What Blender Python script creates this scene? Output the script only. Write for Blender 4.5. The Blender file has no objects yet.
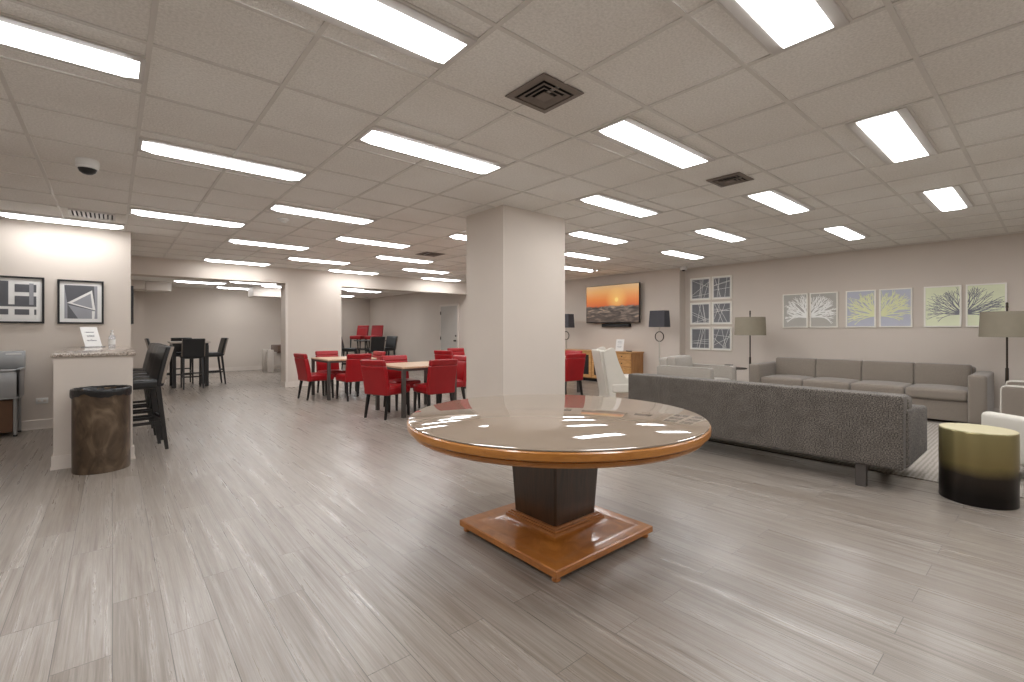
import bpy, bmesh, math, random
from mathutils import Vector, Matrix
random.seed(7)
SC = bpy.context.scene
COL = SC.collection
PI = math.pi
R = math.radians

# ------------------------------------------------------------------ camera
HC = 2.708            # ceiling height
cam_d = bpy.data.cameras.new('camera')
cam = bpy.data.objects.new('camera', cam_d)
COL.objects.link(cam)
cam.location = (0, 0, 1.285)
cam.rotation_euler = (PI / 2, 0, 0.8633 - PI / 2)
cam_d.sensor_width = 36
cam_d.lens = 467.2 / 1024 * 36
cam_d.shift_y = -10.2 / 1024
cam_d.clip_start = 0.05
SC.camera = cam

vs = SC.view_settings
SC.display_settings.display_device = 'sRGB'
vs.view_transform = 'Standard'
vs.look = 'None'
vs.gamma = 1
vs.use_curve_mapping = False
vs.exposure = 1.22


# ------------------------------------------------------------------ materials
def lin(c):
    return tuple(((v / 255) / 12.92 if v / 255 <= 0.04045 else ((v / 255 + 0.055) / 1.055) ** 2.4) for v in c)


def rgba(c):
    return (*lin(c), 1)


class NT:
    def __init__(s, name):
        s.m = bpy.data.materials.new(name)
        s.m.use_nodes = True
        s.t = s.m.node_tree
        s.b = s.t.nodes['Principled BSDF']

    def n(s, typ, **kw):
        x = s.t.nodes.new(typ)
        for k, v in kw.items():
            if k.startswith('i_'):
                key = k[2:]
                key = int(key) if key.isdigit() else key
                x.inputs[key].default_value = v
            else:
                setattr(x, k, v)
        return x

    def l(s, a, b):
        s.t.links.new(a, b)

    def coord(s, which='Object', scale=(1, 1, 1), rot=(0, 0, 0)):
        tc = s.n('ShaderNodeTexCoord')
        mp = s.n('ShaderNodeMapping')
        mp.inputs['Scale'].default_value = scale
        mp.inputs['Rotation'].default_value = rot
        s.l(tc.outputs[which], mp.inputs[0])
        return mp.outputs[0]

    def ramp(s, fac, stops, interp='LINEAR'):
        r = s.n('ShaderNodeValToRGB')
        r.color_ramp.interpolation = interp
        e = r.color_ramp.elements
        e[0].position, e[0].color = stops[0][0], stops[0][1]
        e[1].position, e[1].color = stops[-1][0], stops[-1][1]
        for p, c in stops[1:-1]:
            q = e.new(p)
            q.color = c
        s.l(fac, r.inputs[0])
        return r.outputs[0]

    def mix(s, fac, a, b, blend='MIX'):
        x = s.n('ShaderNodeMix', data_type='RGBA', blend_type=blend)
        for sock, v in ((x.inputs[0], fac), (x.inputs[6], a), (x.inputs[7], b)):
            if hasattr(v, 'is_linked'):
                s.l(v, sock)
            else:
                sock.default_value = v
        return x.outputs[2]

    def bump(s, h, strength=0.3, dist=0.01):
        b = s.n('ShaderNodeBump')
        b.inputs['Strength'].default_value = strength
        b.inputs['Distance'].default_value = dist
        s.l(h, b.inputs['Height'])
        s.l(b.outputs[0], s.b.inputs['Normal'])


def simple(name, c, rough=0.5, metal=0.0, spec=0.5, var=0.06, scale=6, bump=0.0, bscale=80, coat=0.0, sheen=0.0):
    """a plain surface with a slight procedural mottling of its own colour"""
    k = NT(name)
    v = k.coord()
    no = k.n('ShaderNodeTexNoise', i_Scale=scale, i_Detail=4.0)
    k.l(v, no.inputs['Vector'])
    a = tuple(max(0, q * (1 - var)) for q in lin(c)) + (1,)
    b = tuple(min(1, q * (1 + var)) for q in lin(c)) + (1,)
    col = k.ramp(no.outputs[0], [(0.3, a), (0.7, b)])
    k.l(col, k.b.inputs['Base Color'])
    k.b.inputs['Roughness'].default_value = rough
    k.b.inputs['Metallic'].default_value = metal
    k.b.inputs['Specular IOR Level'].default_value = spec
    k.b.inputs['Coat Weight'].default_value = coat
    k.b.inputs['Coat Roughness'].default_value = 0.08
    k.b.inputs['Sheen Weight'].default_value = sheen
    if bump:
        n2 = k.n('ShaderNodeTexNoise', i_Scale=bscale, i_Detail=3.0)
        k.l(v, n2.inputs['Vector'])
        k.bump(n2.outputs[0], bump, 0.004)
    return k.m


def wood(name, c1, c2, rough=0.35, grain=(1, 14, 14), coat=0.3, contrast=(0.3, 0.7)):
    k = NT(name)
    v = k.coord(scale=grain)
    no = k.n('ShaderNodeTexNoise', i_Scale=3.0, i_Detail=6.0, i_Distortion=1.2)
    k.l(v, no.inputs['Vector'])
    col = k.ramp(no.outputs[0], [(contrast[0], rgba(c1)), (contrast[1], rgba(c2))])
    k.l(col, k.b.inputs['Base Color'])
    k.b.inputs['Roughness'].default_value = rough
    k.b.inputs['Coat Weight'].default_value = coat
    k.b.inputs['Coat Roughness'].default_value = 0.1
    k.bump(no.outputs[0], 0.05, 0.002)
    return k.m


def fabric(name, c1, c2, scale=160, rough=0.95, bump=0.35, sheen=0.1, stretch=(1, 1, 1), mott=0.0):
    k = NT(name)
    v = k.coord(scale=stretch)
    no = k.n('ShaderNodeTexNoise', i_Scale=float(scale), i_Detail=2.0)
    k.l(v, no.inputs['Vector'])
    col = k.ramp(no.outputs[0], [(0.36, rgba(c1)), (0.64, rgba(c2))])
    if mott:
        n3 = k.n('ShaderNodeTexNoise', i_Scale=7.0, i_Detail=5.0)
        k.l(v, n3.inputs['Vector'])
        d = k.ramp(n3.outputs[0], [(0.35, (1 - mott, 1 - mott, 1 - mott, 1)), (0.65, (1, 1, 1, 1))])
        col = k.mix(1.0, col, d, 'MULTIPLY')
    k.l(col, k.b.inputs['Base Color'])
    k.b.inputs['Roughness'].default_value = rough
    k.b.inputs['Specular IOR Level'].default_value = 0.2
    k.b.inputs['Sheen Weight'].default_value = sheen
    k.bump(no.outputs[0], bump, 0.003)
    return k.m


def floor_mat():
    k = NT('grey_oak_vinyl_planks')
    tc = k.n('ShaderNodeTexCoord')
    mp = k.n('ShaderNodeMapping')
    mp.inputs['Rotation'].default_value = (0, 0, PI / 2)
    k.l(tc.outputs['Object'], mp.inputs[0])
    br = k.n('ShaderNodeTexBrick', offset=0.37, offset_frequency=2)
    br.inputs['Color1'].default_value = (0.0, 0.0, 0.0, 1)
    br.inputs['Color2'].default_value = (1, 1, 1, 1)
    br.inputs['Mortar'].default_value = (0.5, 0.5, 0.5, 1)
    br.inputs['Scale'].default_value = 1.0
    br.inputs['Mortar Size'].default_value = 0.0016
    br.inputs['Mortar Smooth'].default_value = 0.3
    br.inputs['Brick Width'].default_value = 1.22
    br.inputs['Row Height'].default_value = 0.18
    k.l(mp.outputs[0], br.inputs['Vector'])
    # plank id shifts the grain so it does not run across joints
    add = k.n('ShaderNodeVectorMath', operation='MULTIPLY_ADD')
    k.l(br.outputs['Color'], add.inputs[0])
    add.inputs[1].default_value = (7, 13, 5)
    k.l(tc.outputs['Object'], add.inputs[2])
    m2 = k.n('ShaderNodeMapping')
    m2.inputs['Scale'].default_value = (18, 0.55, 1)
    k.l(add.outputs[0], m2.inputs[0])
    g = k.n('ShaderNodeTexNoise', i_Scale=1.6, i_Detail=8.0, i_Roughness=0.62, i_Distortion=0.6)
    k.l(m2.outputs[0], g.inputs['Vector'])
    m3 = k.n('ShaderNodeMapping')
    m3.inputs['Scale'].default_value = (80, 1.6, 1)
    k.l(add.outputs[0], m3.inputs[0])
    g2 = k.n('ShaderNodeTexNoise', i_Scale=2.0, i_Detail=4.0, i_Roughness=0.6)
    k.l(m3.outputs[0], g2.inputs['Vector'])
    base = k.ramp(g.outputs[0], [(0.2, rgba((98, 88, 78))), (0.42, rgba((136, 126, 116))), (0.58, rgba((152, 144, 136))), (0.8, rgba((176, 169, 161)))])
    fine = k.ramp(g2.outputs[0], [(0.28, (0.76, 0.74, 0.72, 1)), (0.6, (1.04, 1.04, 1.04, 1))])
    c = k.mix(1.0, base, fine, 'MULTIPLY')
    pl = k.ramp(br.outputs['Color'], [(0.0, (0.86, 0.83, 0.80, 1)), (0.5, (0.97, 0.96, 0.95, 1)), (1.0, (1.07, 1.07, 1.07, 1))])
    c = k.mix(1.0, c, pl, 'MULTIPLY')
    c = k.mix(br.outputs['Fac'], c, rgba((84, 77, 71)))
    k.l(c, k.b.inputs['Base Color'])
    rr = k.ramp(g.outputs[0], [(0.3, (0.38, 0.38, 0.38, 1)), (0.7, (0.24, 0.24, 0.24, 1))])
    k.l(rr, k.b.inputs['Roughness'])
    k.b.inputs['Specular IOR Level'].default_value = 0.95
    k.bump(g2.outputs[0], 0.2, 0.004)
    return k.m


def ceiling_mat():
    k = NT('textured_ceiling_tile')
    v = k.coord()
    no = k.n('ShaderNodeTexNoise', i_Scale=75.0, i_Detail=4.0, i_Roughness=0.6)
    k.l(v, no.inputs['Vector'])
    big = k.n('ShaderNodeTexNoise', i_Scale=0.7, i_Detail=3.0)
    k.l(v, big.inputs['Vector'])
    c = k.ramp(no.outputs[0], [(0.3, rgba((226, 223, 217))), (0.65, rgba((246, 243, 238)))])
    st = k.ramp(big.outputs[0], [(0.3, (0.9, 0.88, 0.86, 1)), (0.6, (1, 1, 1, 1))])
    c = k.mix(1.0, c, st, 'MULTIPLY')
    k.l(c, k.b.inputs['Base Color'])
    k.b.inputs['Roughness'].default_value = 0.95
    k.b.inputs['Specular IOR Level'].default_value = 0.15
    k.bump(no.outputs[0], 0.9, 0.006)
    return k.m


def lens_mat(name, strength):
    k = NT(name)
    v = k.coord()
    no = k.n('ShaderNodeTexNoise', i_Scale=90.0, i_Detail=2.0)
    k.l(v, no.inputs['Vector'])
    c = k.ramp(no.outputs[0], [(0.3, (0.93, 0.96, 1.0, 1)), (0.7, (1, 1, 1, 1))])
    k.l(c, k.b.inputs['Emission Color'])
    k.b.inputs['Emission Strength'].default_value = strength
    k.b.inputs['Base Color'].default_value = (0.85, 0.87, 0.9, 1)
    k.b.inputs['Roughness'].default_value = 0.4
    return k.m


def granite_mat():
    k = NT('speckled_granite')
    v = k.coord()
    no = k.n('ShaderNodeTexVoronoi', i_Scale=140.0)
    k.l(v, no.inputs['Vector'])
    c = k.ramp(no.outputs['Color'], [(0.1, rgba((70, 58, 50))), (0.4, rgba((150, 136, 124))), (0.75, rgba((196, 184, 172)))])
    k.l(c, k.b.inputs['Base Color'])
    k.b.inputs['Roughness'].default_value = 0.08
    return k.m


def bin_mat():
    k = NT('marbled_brown_metal')
    v = k.coord(scale=(1, 1, 0.6))
    no = k.n('ShaderNodeTexNoise', i_Scale=4.5, i_Detail=7.0, i_Distortion=2.2)
    k.l(v, no.inputs['Vector'])
    c = k.ramp(no.outputs[0], [(0.25, rgba((48, 36, 28))), (0.5, rgba((90, 74, 58))), (0.72, rgba((126, 108, 88)))])
    k.l(c, k.b.inputs['Base Color'])
    k.b.inputs['Roughness'].default_value = 0.38
    k.b.inputs['Metallic'].default_value = 0.3
    return k.m


def drum_mat():
    k = NT('brass_to_black_ombre')
    tc = k.n('ShaderNodeTexCoord')
    sp = k.n('ShaderNodeSeparateXYZ')
    k.l(tc.outputs['Object'], sp.inputs[0])
    no = k.n('ShaderNodeTexNoise', i_Scale=5.0, i_Detail=5.0)
    k.l(tc.outputs['Object'], no.inputs['Vector'])
    ma = k.n('ShaderNodeMath', operation='MULTIPLY_ADD')
    k.l(no.outputs[0], ma.inputs[0])
    ma.inputs[1].default_value = 0.06
    k.l(sp.outputs['Z'], ma.inputs[2])
    c = k.ramp(ma.outputs[0], [(0.10, rgba((26, 22, 20))), (0.24, rgba((52, 46, 40))), (0.33, rgba((134, 121, 80))), (0.56, rgba((156, 146, 104)))])
    k.l(c, k.b.inputs['Base Color'])
    k.b.inputs['Metallic'].default_value = 0.65
    k.b.inputs['Roughness'].default_value = 0.3
    return k.m


def rug_mat():
    k = NT('striped_grey_rug_weave')
    v = k.coord()
    w = k.n('ShaderNodeTexWave', wave_type='BANDS', bands_direction='Y', i_Scale=9.0, i_Distortion=2.5, i_Detail=2.0)
    w.inputs['Detail Scale'].default_value = 3.0
    k.l(v, w.inputs['Vector'])
    c = k.ramp(w.outputs[0], [(0.2, rgba((138, 130, 121))), (0.7, rgba((158, 150, 141)))])
    k.l(c, k.b.inputs['Base Color'])
    k.b.inputs['Roughness'].default_value = 0.95
    k.bump(w.outputs[0], 0.4, 0.006)
    return k.m


def screen_mat():
    """a sunset over waves shown on the lit television screen; object coords: y across, z up (metres)"""
    k = NT('screen_showing_sunset_sea')
    tc = k.n('ShaderNodeTexCoord')
    sp = k.n('ShaderNodeSeparateXYZ')
    k.l(tc.outputs['Object'], sp.inputs[0])
    sky = k.ramp(mr(k, sp.outputs['Z'], -0.06, 0.46), [(0.0, rgba((202, 92, 36))), (0.35, rgba((222, 126, 52))), (0.75, rgba((220, 160, 92))), (1.0, rgba((206, 166, 118)))])
    dist = k.n('ShaderNodeVectorMath', operation='DISTANCE')
    k.l(tc.outputs['Object'], dist.inputs[0])
    dist.inputs[1].default_value = (0, -0.16, 0.10)
    glow = k.ramp(dist.outputs['Value'], [(0.0, (1, 1, 1, 1)), (0.045, (0.95, 0.95, 0.95, 1)), (0.06, (0.5, 0.5, 0.5, 1)), (0.34, (0, 0, 0, 1))])
    sky = k.mix(glow, sky, rgba((255, 216, 120)))
    mp = k.n('ShaderNodeMapping')
    mp.inputs['Scale'].default_value = (1, 1.3, 5)
    k.l(tc.outputs['Object'], mp.inputs[0])
    no = k.n('ShaderNodeTexNoise', i_Scale=2.0, i_Detail=8.0, i_Distortion=1.8)
    k.l(mp.outputs[0], no.inputs['Vector'])
    sea = k.ramp(no.outputs[0], [(0.3, rgba((40, 30, 26))), (0.48, rgba((84, 70, 62))), (0.60, rgba((136, 118, 104))), (0.72, rgba((190, 156, 126)))])
    ma = k.n('ShaderNodeMath', operation='MULTIPLY_ADD')
    k.l(no.outputs[0], ma.inputs[0])
    ma.inputs[1].default_value = -0.12
    k.l(sp.outputs['Z'], ma.inputs[2])
    mask = k.ramp(mr(k, ma.outputs[0], -0.13, -0.10), [(0.0, (0, 0, 0, 1)), (1.0, (1, 1, 1, 1))])
    c = k.mix(mask, sea, sky)
    k.b.inputs['Base Color'].default_value = (0.01, 0.01, 0.01, 1)
    k.b.inputs['Roughness'].default_value = 0.3
    k.l(c, k.b.inputs['Emission Color'])
    k.b.inputs['Emission Strength'].default_value = 0.38
    return k.m


def mr(k, val, a, b):
    x = k.n('ShaderNodeMapRange')
    x.inputs['From Min'].default_value = a
    x.inputs['From Max'].default_value = b
    k.l(val, x.inputs['Value'])
    return x.outputs[0]


def glass_top_mat():
    k = NT('polished_glass_over_beige')
    v = k.coord()
    no = k.n('ShaderNodeTexNoise', i_Scale=1.4, i_Detail=2.0)
    k.l(v, no.inputs['Vector'])
    c = k.ramp(no.outputs[0], [(0.3, rgba((136, 120, 104))), (0.7, rgba((146, 130, 114)))])
    k.l(c, k.b.inputs['Base Color'])
    k.b.inputs['Roughness'].default_value = 0.015
    k.b.inputs['IOR'].default_value = 2.8
    return k.m


def clear_mat():
    k = NT('clear_plastic')
    v = k.coord()
    no = k.n('ShaderNodeTexNoise', i_Scale=20.0)
    k.l(v, no.inputs['Vector'])
    c = k.ramp(no.outputs[0], [(0.3, (0.86, 0.9, 0.95, 1)), (0.7, (0.95, 0.97, 1, 1))])
    k.l(c, k.b.inputs['Base Color'])
    k.b.inputs['Transmission Weight'].default_value = 0.75
    k.b.inputs['Roughness'].default_value = 0.08
    return k.m


LENS_E = 11.5
M = {}
M['wall'] = simple('beige_wall_paint', (206, 195, 184), 0.75, var=0.02, scale=1.5, bump=0.05, bscale=160, spec=0.3)
M['trim'] = simple('off_white_trim_paint', (214, 204, 194), 0.45, var=0.02)
M['door'] = simple('pale_grey_door_paint', (186, 180, 172), 0.5, var=0.02)
M['floor'] = floor_mat()
M['ceil'] = ceiling_mat()
M['tee'] = simple('grey_white_tee_bar_enamel', (214, 209, 202), 0.5, var=0.04)
M['lens'] = lens_mat('lit_prismatic_diffuser', LENS_E)
M['lens_rim'] = lens_mat('dimmer_diffuser_side', LENS_E * .3)
M['fixture'] = simple('white_enamelled_steel', (196, 190, 184), 0.4, var=0.03)
M['vent'] = simple('dusty_brown_grey_metal', (118, 106, 97), 0.6, var=0.12)
M['dark'] = simple('black_void', (14, 12, 11), 0.9)
M['white'] = simple('white_plastic', (226, 224, 220), 0.35, var=0.02)
M['black'] = simple('black_plastic', (22, 21, 22), 0.35)
M['blackwood'] = simple('black_stained_wood', (26, 23, 22), 0.4, var=0.1)
M['leather'] = simple('black_leather', (22, 21, 22), 0.36, var=0.1, bump=0.15, bscale=140)
M['leather_edge'] = simple('taupe_leather_edge', (138, 126, 115), 0.5, var=0.08)
M['red'] = simple('red_leather', (156, 17, 25), 0.33, var=0.06, bump=0.1, bscale=120)
M['orange_wood'] = wood('honey_varnished_wood', (158, 94, 36), (190, 124, 58), 0.3, (3, 3, 16), 0.5)
M['rim_wood'] = wood('honey_rim_wood', (164, 102, 38), (190, 128, 58), 0.28, (4, 4, 22), 0.5)
M['dark_wood'] = wood('dark_walnut_veneer', (52, 36, 22), (76, 54, 34), 0.28, (9, 9, 1), 0.4)
M['glass_top'] = glass_top_mat()
M['oak'] = wood('light_oak', (176, 128, 74), (206, 158, 102), 0.4, (14, 2, 14), 0.1)
M['oak_side'] = wood('oak_end_grain', (138, 92, 50), (186, 134, 80), 0.45, (16, 16, 1), 0.1)
M['tabletop'] = wood('pale_wood_tabletop', (188, 156, 126), (210, 180, 150), 0.35, (14, 1, 1), 0.1)
M['tweed'] = fabric('charcoal_tweed', (50, 46, 42), (134, 126, 118), 105, bump=0.35, stretch=(1, 1, 1.6), mott=0.2)
M['taupe'] = fabric('taupe_velvet', (122, 112, 102), (140, 130, 119), 220, bump=0.12, sheen=0.3)
M['stone'] = fabric('stone_grey_fabric', (150, 143, 134), (168, 161, 152), 220, bump=0.12, sheen=0.2)
M['cream'] = simple('cream_leather', (204, 198, 187), 0.5, var=0.03, bump=0.06)
M['greyleg'] = simple('dark_grey_painted_wood', (76, 70, 66), 0.5)
M['rug'] = rug_mat()
M['granite'] = granite_mat()
M['bin'] = bin_mat()
M['bag'] = simple('black_bin_liner', (20, 20, 21), 0.28, var=0.2, bump=0.9, bscale=45)
M['drum'] = drum_mat()
M['drumtop'] = simple('polished_pale_brass', (218, 208, 172), 0.35, metal=0.25, var=0.05)
M['shade'] = simple('olive_grey_lampshade_cloth', (140, 131, 114), 0.8, var=0.06, bump=0.1, bscale=200)
M['darkshade'] = simple('slate_lampshade_cloth', (70, 69, 74), 0.8, var=0.06)
M['metal'] = simple('brushed_nickel', (188, 180, 168), 0.45, metal=0.2)
M['bronze'] = simple('dark_bronze', (66, 58, 50), 0.4, metal=0.7)
M['screen'] = screen_mat()
M['paper'] = simple('white_mat_board', (228, 226, 222), 0.6, var=0.01)
M['frame_black'] = simple('black_frame_lacquer', (26, 24, 25), 0.4)
M['frame_white'] = simple('white_frame_lacquer', (240, 236, 226), 0.4, var=0.02)
M['ink_dark'] = simple('print_charcoal', (92, 92, 96), 0.5, var=0.06)
M['ink_mid'] = simple('print_mid_grey', (150, 150, 154), 0.5, var=0.05)
M['print_grey'] = simple('print_warm_grey', (180, 176, 168), 0.5, var=0.03)
M['print_slate'] = simple('print_slate', (116, 117, 120), 0.5, var=0.08)
M['print_blue'] = simple('print_lavender_blue', (186, 188, 200), 0.5, var=0.03)
M['print_green'] = simple('print_pale_lime', (230, 234, 202), 0.5, var=0.03)
M['coral_white'] = simple('coral_white_ink', (246, 245, 241), 0.6, var=0.02)
M['coral_lime'] = simple('coral_lime_ink', (228, 230, 182), 0.6, var=0.03)
M['coral_grey'] = simple('coral_slate_ink', (128, 128, 136), 0.6, var=0.05)
M['steel'] = simple('galvanised_steel', (158, 158, 158), 0.38, metal=0.35, var=0.06)
M['clear'] = clear_mat()
M['brownbox'] = simple('brown_board', (104, 74, 52), 0.7, var=0.1)
M['poolwood'] = wood('dark_brown_rail_wood', (70, 52, 42), (98, 76, 62), 0.4, (1, 12, 12), 0.1)
M['palegrey'] = simple('pale_grey_laminate', (186, 176, 166), 0.5, var=0.03)
M['rubber'] = simple('black_rubber', (20, 19, 19), 0.8)


# ------------------------------------------------------------------ mesh building
class MB:
    """collects shapes into one mesh; each shape may carry its own material slot"""

    def __init__(s):
        s.bm = bmesh.new()
        s.mats = []

    def _add(s, tmp, mat, mtx=None):
        if mtx is not None:
            bmesh.ops.transform(tmp, matrix=mtx, verts=tmp.verts)
        if mat is not None:
            if mat not in s.mats:
                s.mats.append(mat)
            idx = s.mats.index(mat)
        else:
            idx = 0
        for f in tmp.faces:
            f.material_index = idx
        me = bpy.data.meshes.new('t')
        tmp.to_mesh(me)
        tmp.free()
        s.bm.from_mesh(me)
        bpy.data.meshes.remove(me)
        return s

    def box(s, x0, x1, y0, y1, z0, z1, bev=0.0, seg=2, mat=None, mtx=None):
        t = bmesh.new()
        bmesh.ops.create_cube(t, size=1)
        for v in t.verts:
            v.co = Vector(((x0 + x1) / 2 + v.co.x * (x1 - x0), (y0 + y1) / 2 + v.co.y * (y1 - y0), (z0 + z1) / 2 + v.co.z * (z1 - z0)))
        if bev:
            bmesh.ops.bevel(t, geom=list(t.edges), offset=bev, segments=seg, affect='EDGES', profile=0.5)
        return s._add(t, mat, mtx)

    def rbox(s, x0, x1, y0, y1, z0, z1, r=0.03, bulge=(0, 0, 0), mat=None, mtx=None, warp=None, n=5):
        """soft rounded box; bulge swells the middle of each pair of faces"""
        c = Vector(((x0 + x1) / 2, (y0 + y1) / 2, (z0 + z1) / 2))
        h = Vector(((x1 - x0) / 2, (y1 - y0) / 2, (z1 - z0) / 2))
        r = min(r, h.x, h.y, h.z)

        def ticks(hh):
            inner = hh - r
            a = [-hh, -hh + r * 0.3, -hh + r * 0.65]
            mid = [-inner + 2 * inner * i / n for i in range(n + 1)] if inner > 1e-6 else [0]
            return a + mid + [-q for q in reversed(a)]
        T = [ticks(h.x), ticks(h.y), ticks(h.z)]
        t = bmesh.new()
        for ax in range(3):
            u, w = (ax + 1) % 3, (ax + 2) % 3
            for sg in (-1, 1):
                grid = []
                for a in T[u]:
                    row = []
                    for b in T[w]:
                        p = [0, 0, 0]
                        p[ax] = sg * h[ax]
                        p[u] = a
                        p[w] = b
                        row.append(t.verts.new(p))
                    grid.append(row)
                for i in range(len(grid) - 1):
                    for j in range(len(grid[0]) - 1):
                        q = [grid[i][j], grid[i + 1][j], grid[i + 1][j + 1], grid[i][j + 1]]
                        if sg < 0:
                            q.reverse()
                        t.faces.new(q)
        bmesh.ops.remove_doubles(t, verts=t.verts, dist=1e-6)
        for v in t.verts:
            p = v.co.copy()
            q = Vector([max(-(h[i] - r), min(h[i] - r, p[i])) for i in range(3)])
            d = p - q
            if d.length > 1e-9:
                # move to the rounded shell
                v.co = q + d.normalized() * r
            e = [min(1, abs(v.co[i]) / h[i]) for i in range(3)]
            for i in range(3):
                if bulge[i]:
                    a, b = (i + 1) % 3, (i + 2) % 3
                    v.co[i] += bulge[i] * (v.co[i] / h[i]) * (1 - e[a] ** 2) * (1 - e[b] ** 2)
            v.co += c
            if warp:
                v.co = Vector(warp(v.co))
        return s._add(t, mat, mtx)

    def cyl(s, p0, p1, r0, r1=None, n=16, mat=None, mtx=None):
        r1 = r0 if r1 is None else r1
        p0, p1 = Vector(p0), Vector(p1)
        d = p1 - p0
        t = bmesh.new()
        bmesh.ops.create_cone(t, cap_ends=True, segments=n, radius1=r0, radius2=r1, depth=d.length)
        q = d.to_track_quat('Z', 'Y').to_matrix().to_4x4()
        bmesh.ops.transform(t, matrix=Matrix.Translation((p0 + p1) / 2) @ q, verts=t.verts)
        return s._add(t, mat, mtx)

    def bar(s, p0, p1, w0, d0, w1=None, d1=None, mat=None, mtx=None):
        """square-section bar, tapering; sections lie in the horizontal plane"""
        w1 = w0 if w1 is None else w1
        d1 = d0 if d1 is None else d1
        t = bmesh.new()
        vs_ = []
        for p, w, d in ((p0, w0, d0), (p1, w1, d1)):
            vs_.append([t.verts.new((p[0] + a * w / 2, p[1] + b * d / 2, p[2])) for a, b in ((-1, -1), (1, -1), (1, 1), (-1, 1))])
        t.faces.new(list(reversed(vs_[0])))
        t.faces.new(vs_[1])
        for i in range(4):
            j = (i + 1) % 4
            t.faces.new([vs_[0][i], vs_[0][j], vs_[1][j], vs_[1][i]])
        bmesh.ops.recalc_face_normals(t, faces=t.faces)
        return s._add(t, mat, mtx)

    def tube(s, pts, r, n=8, closed=False, mat=None, mtx=None):
        pts = [Vector(p) for p in pts]
        t = bmesh.new()
        rings = []
        N = len(pts)
        up = None
        for i, p in enumerate(pts):
            if closed:
                d = pts[(i + 1) % N] - pts[i - 1]
            else:
                d = pts[min(i + 1, N - 1)] - pts[max(i - 1, 0)]
            d.normalize()
            a = Vector((0, 0, 1)) if abs(d.z) < 0.9 else Vector((1, 0, 0))
            if up is not None:
                a = up
            x = d.cross(a)
            if x.length < 1e-6:
                x = d.orthogonal()
            x.normalize()
            y = x.cross(d)
            up = y
            rings.append([t.verts.new(p + x * r * math.cos(2 * PI * k / n) + y * r * math.sin(2 * PI * k / n)) for k in range(n)])
        for i in range(N if closed else N - 1):
            A, B = rings[i], rings[(i + 1) % N]
            for k in range(n):
                t.faces.new([A[k], A[(k + 1) % n], B[(k + 1) % n], B[k]])
        if not closed:
            t.faces.new(list(reversed(rings[0])))
            t.faces.new(rings[-1])
        bmesh.ops.recalc_face_normals(t, faces=t.faces)
        return s._add(t, mat, mtx)

    def lathe(s, prof, n=48, mat=None, mtx=None):
        """profile of (radius, z); radius 0 ends close the shape"""
        t = bmesh.new()
        rings = []
        for r, z in prof:
            if r < 1e-6:
                rings.append([t.verts.new((0, 0, z))])
            else:
                rings.append([t.verts.new((r * math.cos(2 * PI * k / n), r * math.sin(2 * PI * k / n), z)) for k in range(n)])
        for A, B in zip(rings, rings[1:]):
            for k in range(n):
                j = (k + 1) % n
                q = []
                for v in (A[k % len(A)], A[j % len(A)], B[j % len(B)], B[k % len(B)]):
                    if v not in q:
                        q.append(v)
                if len(q) > 2:
                    t.faces.new(q)
        bmesh.ops.recalc_face_normals(t, faces=t.faces)
        return s._add(t, mat, mtx)

    def loft(s, loops, mat=None, mtx=None, caps=True):
        t = bmesh.new()
        rr = [[t.verts.new(p) for p in lp] for lp in loops]
        n = len(rr[0])
        for A, B in zip(rr, rr[1:]):
            for k in range(n):
                t.faces.new([A[k], A[(k + 1) % n], B[(k + 1) % n], B[k]])
        if caps:
            t.faces.new(list(reversed(rr[0])))
            t.faces.new(rr[-1])
        bmesh.ops.recalc_face_normals(t, faces=t.faces)
        return s._add(t, mat, mtx)

    def prism(s, poly, vec, mat=None, mtx=None):
        vec = Vector(vec)
        a = [Vector(p) for p in poly]
        return s.loft([a, [p + vec for p in a]], mat, mtx)

    def build(s, name, mat=None, parent=None, smooth=True, angle=38, loc=None):
        bm = s.bm
        if smooth:
            lim = R(angle)
            for f in bm.faces:
                f.smooth = True
            for e in bm.edges:
                if len(e.link_faces) == 2:
                    try:
                        if e.calc_face_angle() > lim:
                            e.smooth = False
                    except ValueError:
                        pass
        me = bpy.data.meshes.new(name)
        bm.to_mesh(me)
        bm.free()
        for m in ([M[q] for q in s.mats] if s.mats else [M[mat]]):
            me.materials.append(m)
        o = bpy.data.objects.new(name, me)
        COL.objects.link(o)
        if parent:
            o.parent = parent
        if loc:
            o.location = loc
        return o


def tag(o, label, cat, group=None):
    o['label'] = label
    o['category'] = cat
    if group:
        o['group'] = group
    return o


def thing(name, label, cat, loc=(0, 0, 0), rz=0.0, group=None):
    o = bpy.data.objects.new(name, None)
    o.empty_display_size = 0.1
    COL.objects.link(o)
    o.location = loc
    o.rotation_euler = (0, 0, rz)
    return tag(o, label, cat, group)


def struct(o):
    o['kind'] = 'structure'
    return o


def dup(root, loc, rz, label, group=None):
    def cp(o, par):
        c = o.copy()
        COL.objects.link(c)
        if par is not None:
            c.parent = par
        for ch in list(o.children):
            cp(ch, c)
        return c
    r = cp(root, None)
    r.location = loc
    r.rotation_euler = (0, 0, rz)
    r['label'] = label
    if group:
        r['group'] = group
    return r


def trans(x=0, y=0, z=0, rx=0, ry=0, rz=0):
    return Matrix.Translation((x, y, z)) @ Matrix.Rotation(rz, 4, 'Z') @ Matrix.Rotation(ry, 4, 'Y') @ Matrix.Rotation(rx, 4, 'X')


# ------------------------------------------------------------------ grid of the suspended ceiling
U = 0.6096


def gx(i):
    return (1.2305 + i) * U


def gy(j):
    return (4.788 + (j if j <= 0 else j * 1.057)) * U


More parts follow.
